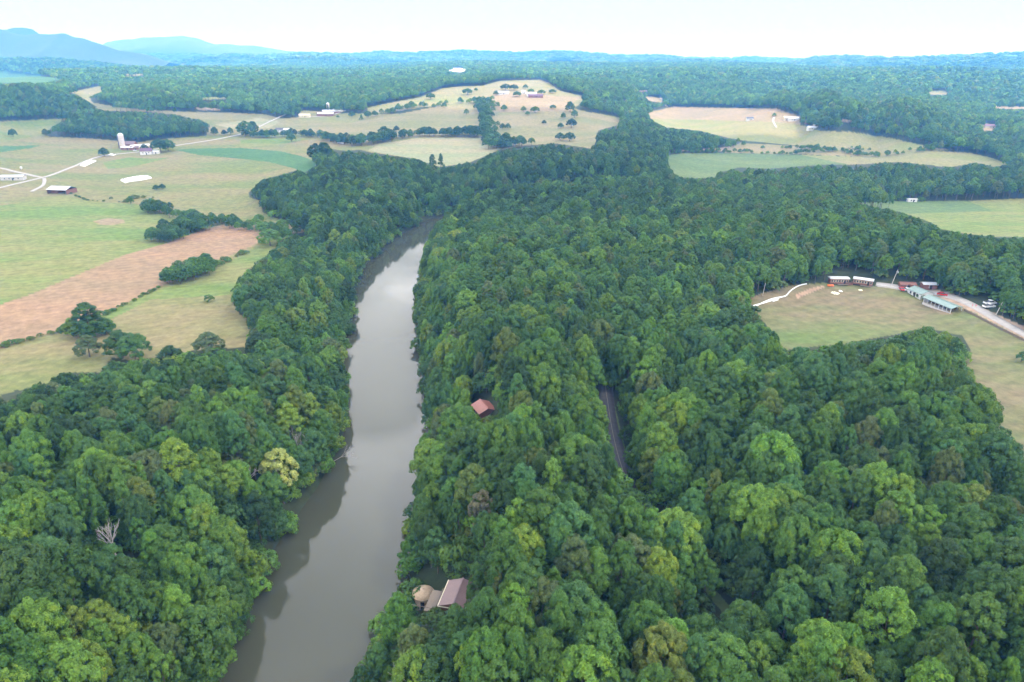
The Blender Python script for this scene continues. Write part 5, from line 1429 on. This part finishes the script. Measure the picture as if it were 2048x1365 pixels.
# middle distance farms
FARM = [(652,232,.1,26,12,'white_metal','redwood','barn','white roofed barn at the front of the sunlit farm'), (663,227,.35,30,12,'white_metal','redwood','barn','long white roofed barn rising behind the front barn'),
 (664,221,.0,14,12,'white_metal','redwood','barn','tall white roofed barn at the top of the sunlit farm'), (676,224,-.1,16,10,'white_metal','cream','shed','pale shed right of the tall sunlit barn'),
 (643,231,.0,14,8,'maroon_metal','brownwood','shed','small maroon shed at the left end of the sunlit farm'), (610,235,.0,18,8,'cream','cream','house','low cream house left of the sunlit farm'),
 (564,264,-.1,17,10,'darkroof','white','house','bluish grey roofed house behind the thick hedgerow'), (574,265,.0,8,7,'white_metal','white','garage','small white garage beside the bluish grey house'),
 (1071,195,.05,26,12,'purple','redwood','barn','plum roofed barn on the dry hilltop'), (1063,192,.05,18,11,'white_metal','white','shed','white roofed shed behind the plum roofed barn'), (1006,189,.0,22,9,'white_metal','white','shed','low white shed on the dry hilltop'), (1047,188,.0,8,6,'white_metal','white','shed','tiny white shed between hilltop trees'),
 (1499,241,.0,16,9,'darkroof','white','house','lone dark roofed house in the pale stubble field'), (1586,241,.0,24,10,'white_metal','white','barn','white roofed barn at the wood edge of the right farm'), (1571,240,.0,10,8,'cream','cream','house','cream house left of the white roofed right barn'),
 (1626,260,.0,24,10,'white_metal','white','barn','bright white shed at the lower hedge of the right farm'), (1619,247,.0,18,9,'maroon_metal','brownwood','shed','brown shed among trees at the right farm'), (1631,250,.1,8,7,'white_metal','white','shed','small white shed right of the brown shed'),
 (1981,256,.0,36,16,'purple','cream','house','large purplish roofed house in the woods at the right'), (1823,404,.0,8,3,'white_metal','white','trailer','white box trailer at the far edge of the crop field'),
 (1980,213,.0,30,14,'white_metal','white','barn','pale roofed barn at the right horizon woods'), (1966,212,.1,16,10,'white_metal','white','shed','small pale shed left of the far right barn')]
for px_, py_, r_, L_, W_, rm, wm_, cat, lab in FARM:
    if px_ > 1400 and cat != 'trailer': L_, W_ = L_ * .72, W_ * .8
    gable({'house':'farmhouse'}.get(cat, cat), gl(px_, py_), r_, L_, W_, 3.4 if cat != 'trailer' else 2.6, 2.2 if cat != 'trailer' else .2, M[wm_], M[rm], lab, cat, 2)
e = empty('silo', gl(657, 225), 0, 'white topped silo behind the sunlit farm barns', 'silo')
MB().lathe([(2.6, -1), (2.6, 14)], 20).build('stave_wall', M['stave'], e, True); MB().lathe([(2.7, 14), (2.0, 15.4), (.05, 16.2)], 20).build('dome', M['white_metal'], e, True)
bm_ = None
for i, (px_, py_) in enumerate([(677,287),(680,287.4),(683,288),(686,288.4)]):
    x, y, z = ground(px_, py_)
    if bm_ is None: o = MB().tube((-1.1, 0, .9), (1.1, 0, .9), .9, .9, 14).build('hay_bale', M['tarp'], None, False); bm_ = o.data
    else: o = bpy.data.objects.new('hay_bale', bm_); COL.objects.link(o)
    o.location = (x, y, z); tag(o, 'white wrapped bale below the long hedgerow, ' + ['leftmost', 'second from left', 'third from left', 'rightmost'][i] + ' of the row', 'bale', 'row of white wrapped bales')
# far roofs glinting in the woods
HOUSE = None
WH = ['a pale works building in the far wood clearing', 'the largest pale works building in the far wood clearing', 'a pale works hall right of the largest one', 'a small works hall at the right of the far clearing']
for i, (px_, py_, L_) in enumerate(FARB):
    x, y, z = FARB_AT[i]
    lab = WH[i] if i < 4 else ['small far white roof on the hazy ridge at the upper left', 'far pale roof among hazy woods right of the upper left one', 'far pale roof in the left hazy hills beyond the grove', 'far pale roof beside the pale field left of the forest hill', 'far pale roof in the woods above the right farm fields', 'far pale roof on the wooded hill at the upper right', 'far pale roof in the hazy woods near the right horizon', 'far pale roof by the right edge of the hazy woods'][i - 4]
    gable('far_building' if i >= 4 else 'works_hall', (x, y, z), 0.1 * (i % 3), L_, L_ * .4, 4.5, 2, M['white'], M['white_metal'], lab, 'building', 0, door=False, group='far white roofs in the hazy hills' if i >= 4 else 'works buildings in the far clearing')

# ------------------------------------------------------------------ mountains
def mountain(name, prof, dist, depth, base_z, seed, label):
    """a ridge with real depth; prof = (photo x, photo y) of the skyline"""
    prof = np.array(prof, float); xs = np.linspace(prof[0, 0], prof[-1, 0], 240); ys = np.interp(xs, prof[:, 0], prof[:, 1])
    nu, nv = 240, 40; V = []
    d = ray(xs, ys); X0 = d[:, 0] / d[:, 1] * dist; zt = CAM_Z + d[:, 2] / d[:, 1] * dist
    zt = zt + vnoise(X0, X0 * 0 + dist, 260, seed + 5) * 26 + vnoise(X0, X0 * 0 + dist, 90, seed + 6) * 12
    for j in range(nv):
        t = j / (nv - 1) * 2 - 1                        # -1 front foot .. 1 rear foot
        y = dist + t * depth * (1 if t < 0 else 1.0)
        env = (1 - abs(t)) ** 0.9
        xx = X0 * (1 + 0 * t)
        n = vnoise(xx, np.full(nu, y), 900, seed) * 220 + vnoise(xx, np.full(nu, y), 350, seed + 1) * 90 + vnoise(xx, np.full(nu, y), 140, seed + 2) * 30
        zz = base_z + (zt - base_z) * env + n * env * (1 - env) * 2.2
        V.append(np.stack([xx, np.full(nu, y), zz], -1))
    V = np.concatenate(V); i = np.arange(nv - 1)[:, None] * nu + np.arange(nu - 1)[None, :]
    F = np.stack([i, i + 1, i + nu + 1, i + nu], -1).reshape(-1, 4)
    me = mesh_np(name, V, F, [M['mountain']], smooth=True); o = bpy.data.objects.new(name, me); COL.objects.link(o); o['kind'] = 'structure'; o['label'] = label
M['mountain'] = simple('mountain_forest', (0.045, 0.07, 0.035), 0.9, grain=0.25, scale=0.004)
mountain('mountain', [(-700,90),(-500,50),(-300,40),(-150,58),(-60,48),(0,55),(25,62),(50,68),(75,64),(98,64),(125,62),(145,72),(165,75),(185,84),(210,92),(240,101),(290,112),(340,122)], 4700, 450, 60, 41, 'dark blue mountain ridge at the left horizon')
mountain('mountain', [(-200,70),(-50,64),(15,60),(30,55),(45,53),(62,55),(80,66),(110,80),(150,95)], 5300, 350, 60, 47, 'paler pointed summit behind the left mountain ridge')
mountain('mountain', [(190,100),(215,86),(250,80),(290,76),(330,74),(365,71),(400,76),(430,86),(470,92),(510,94),(560,101),(620,108),(700,113)], 7600, 600, 60, 53, 'faint pale mountain at the left horizon, right of the dark ridge')
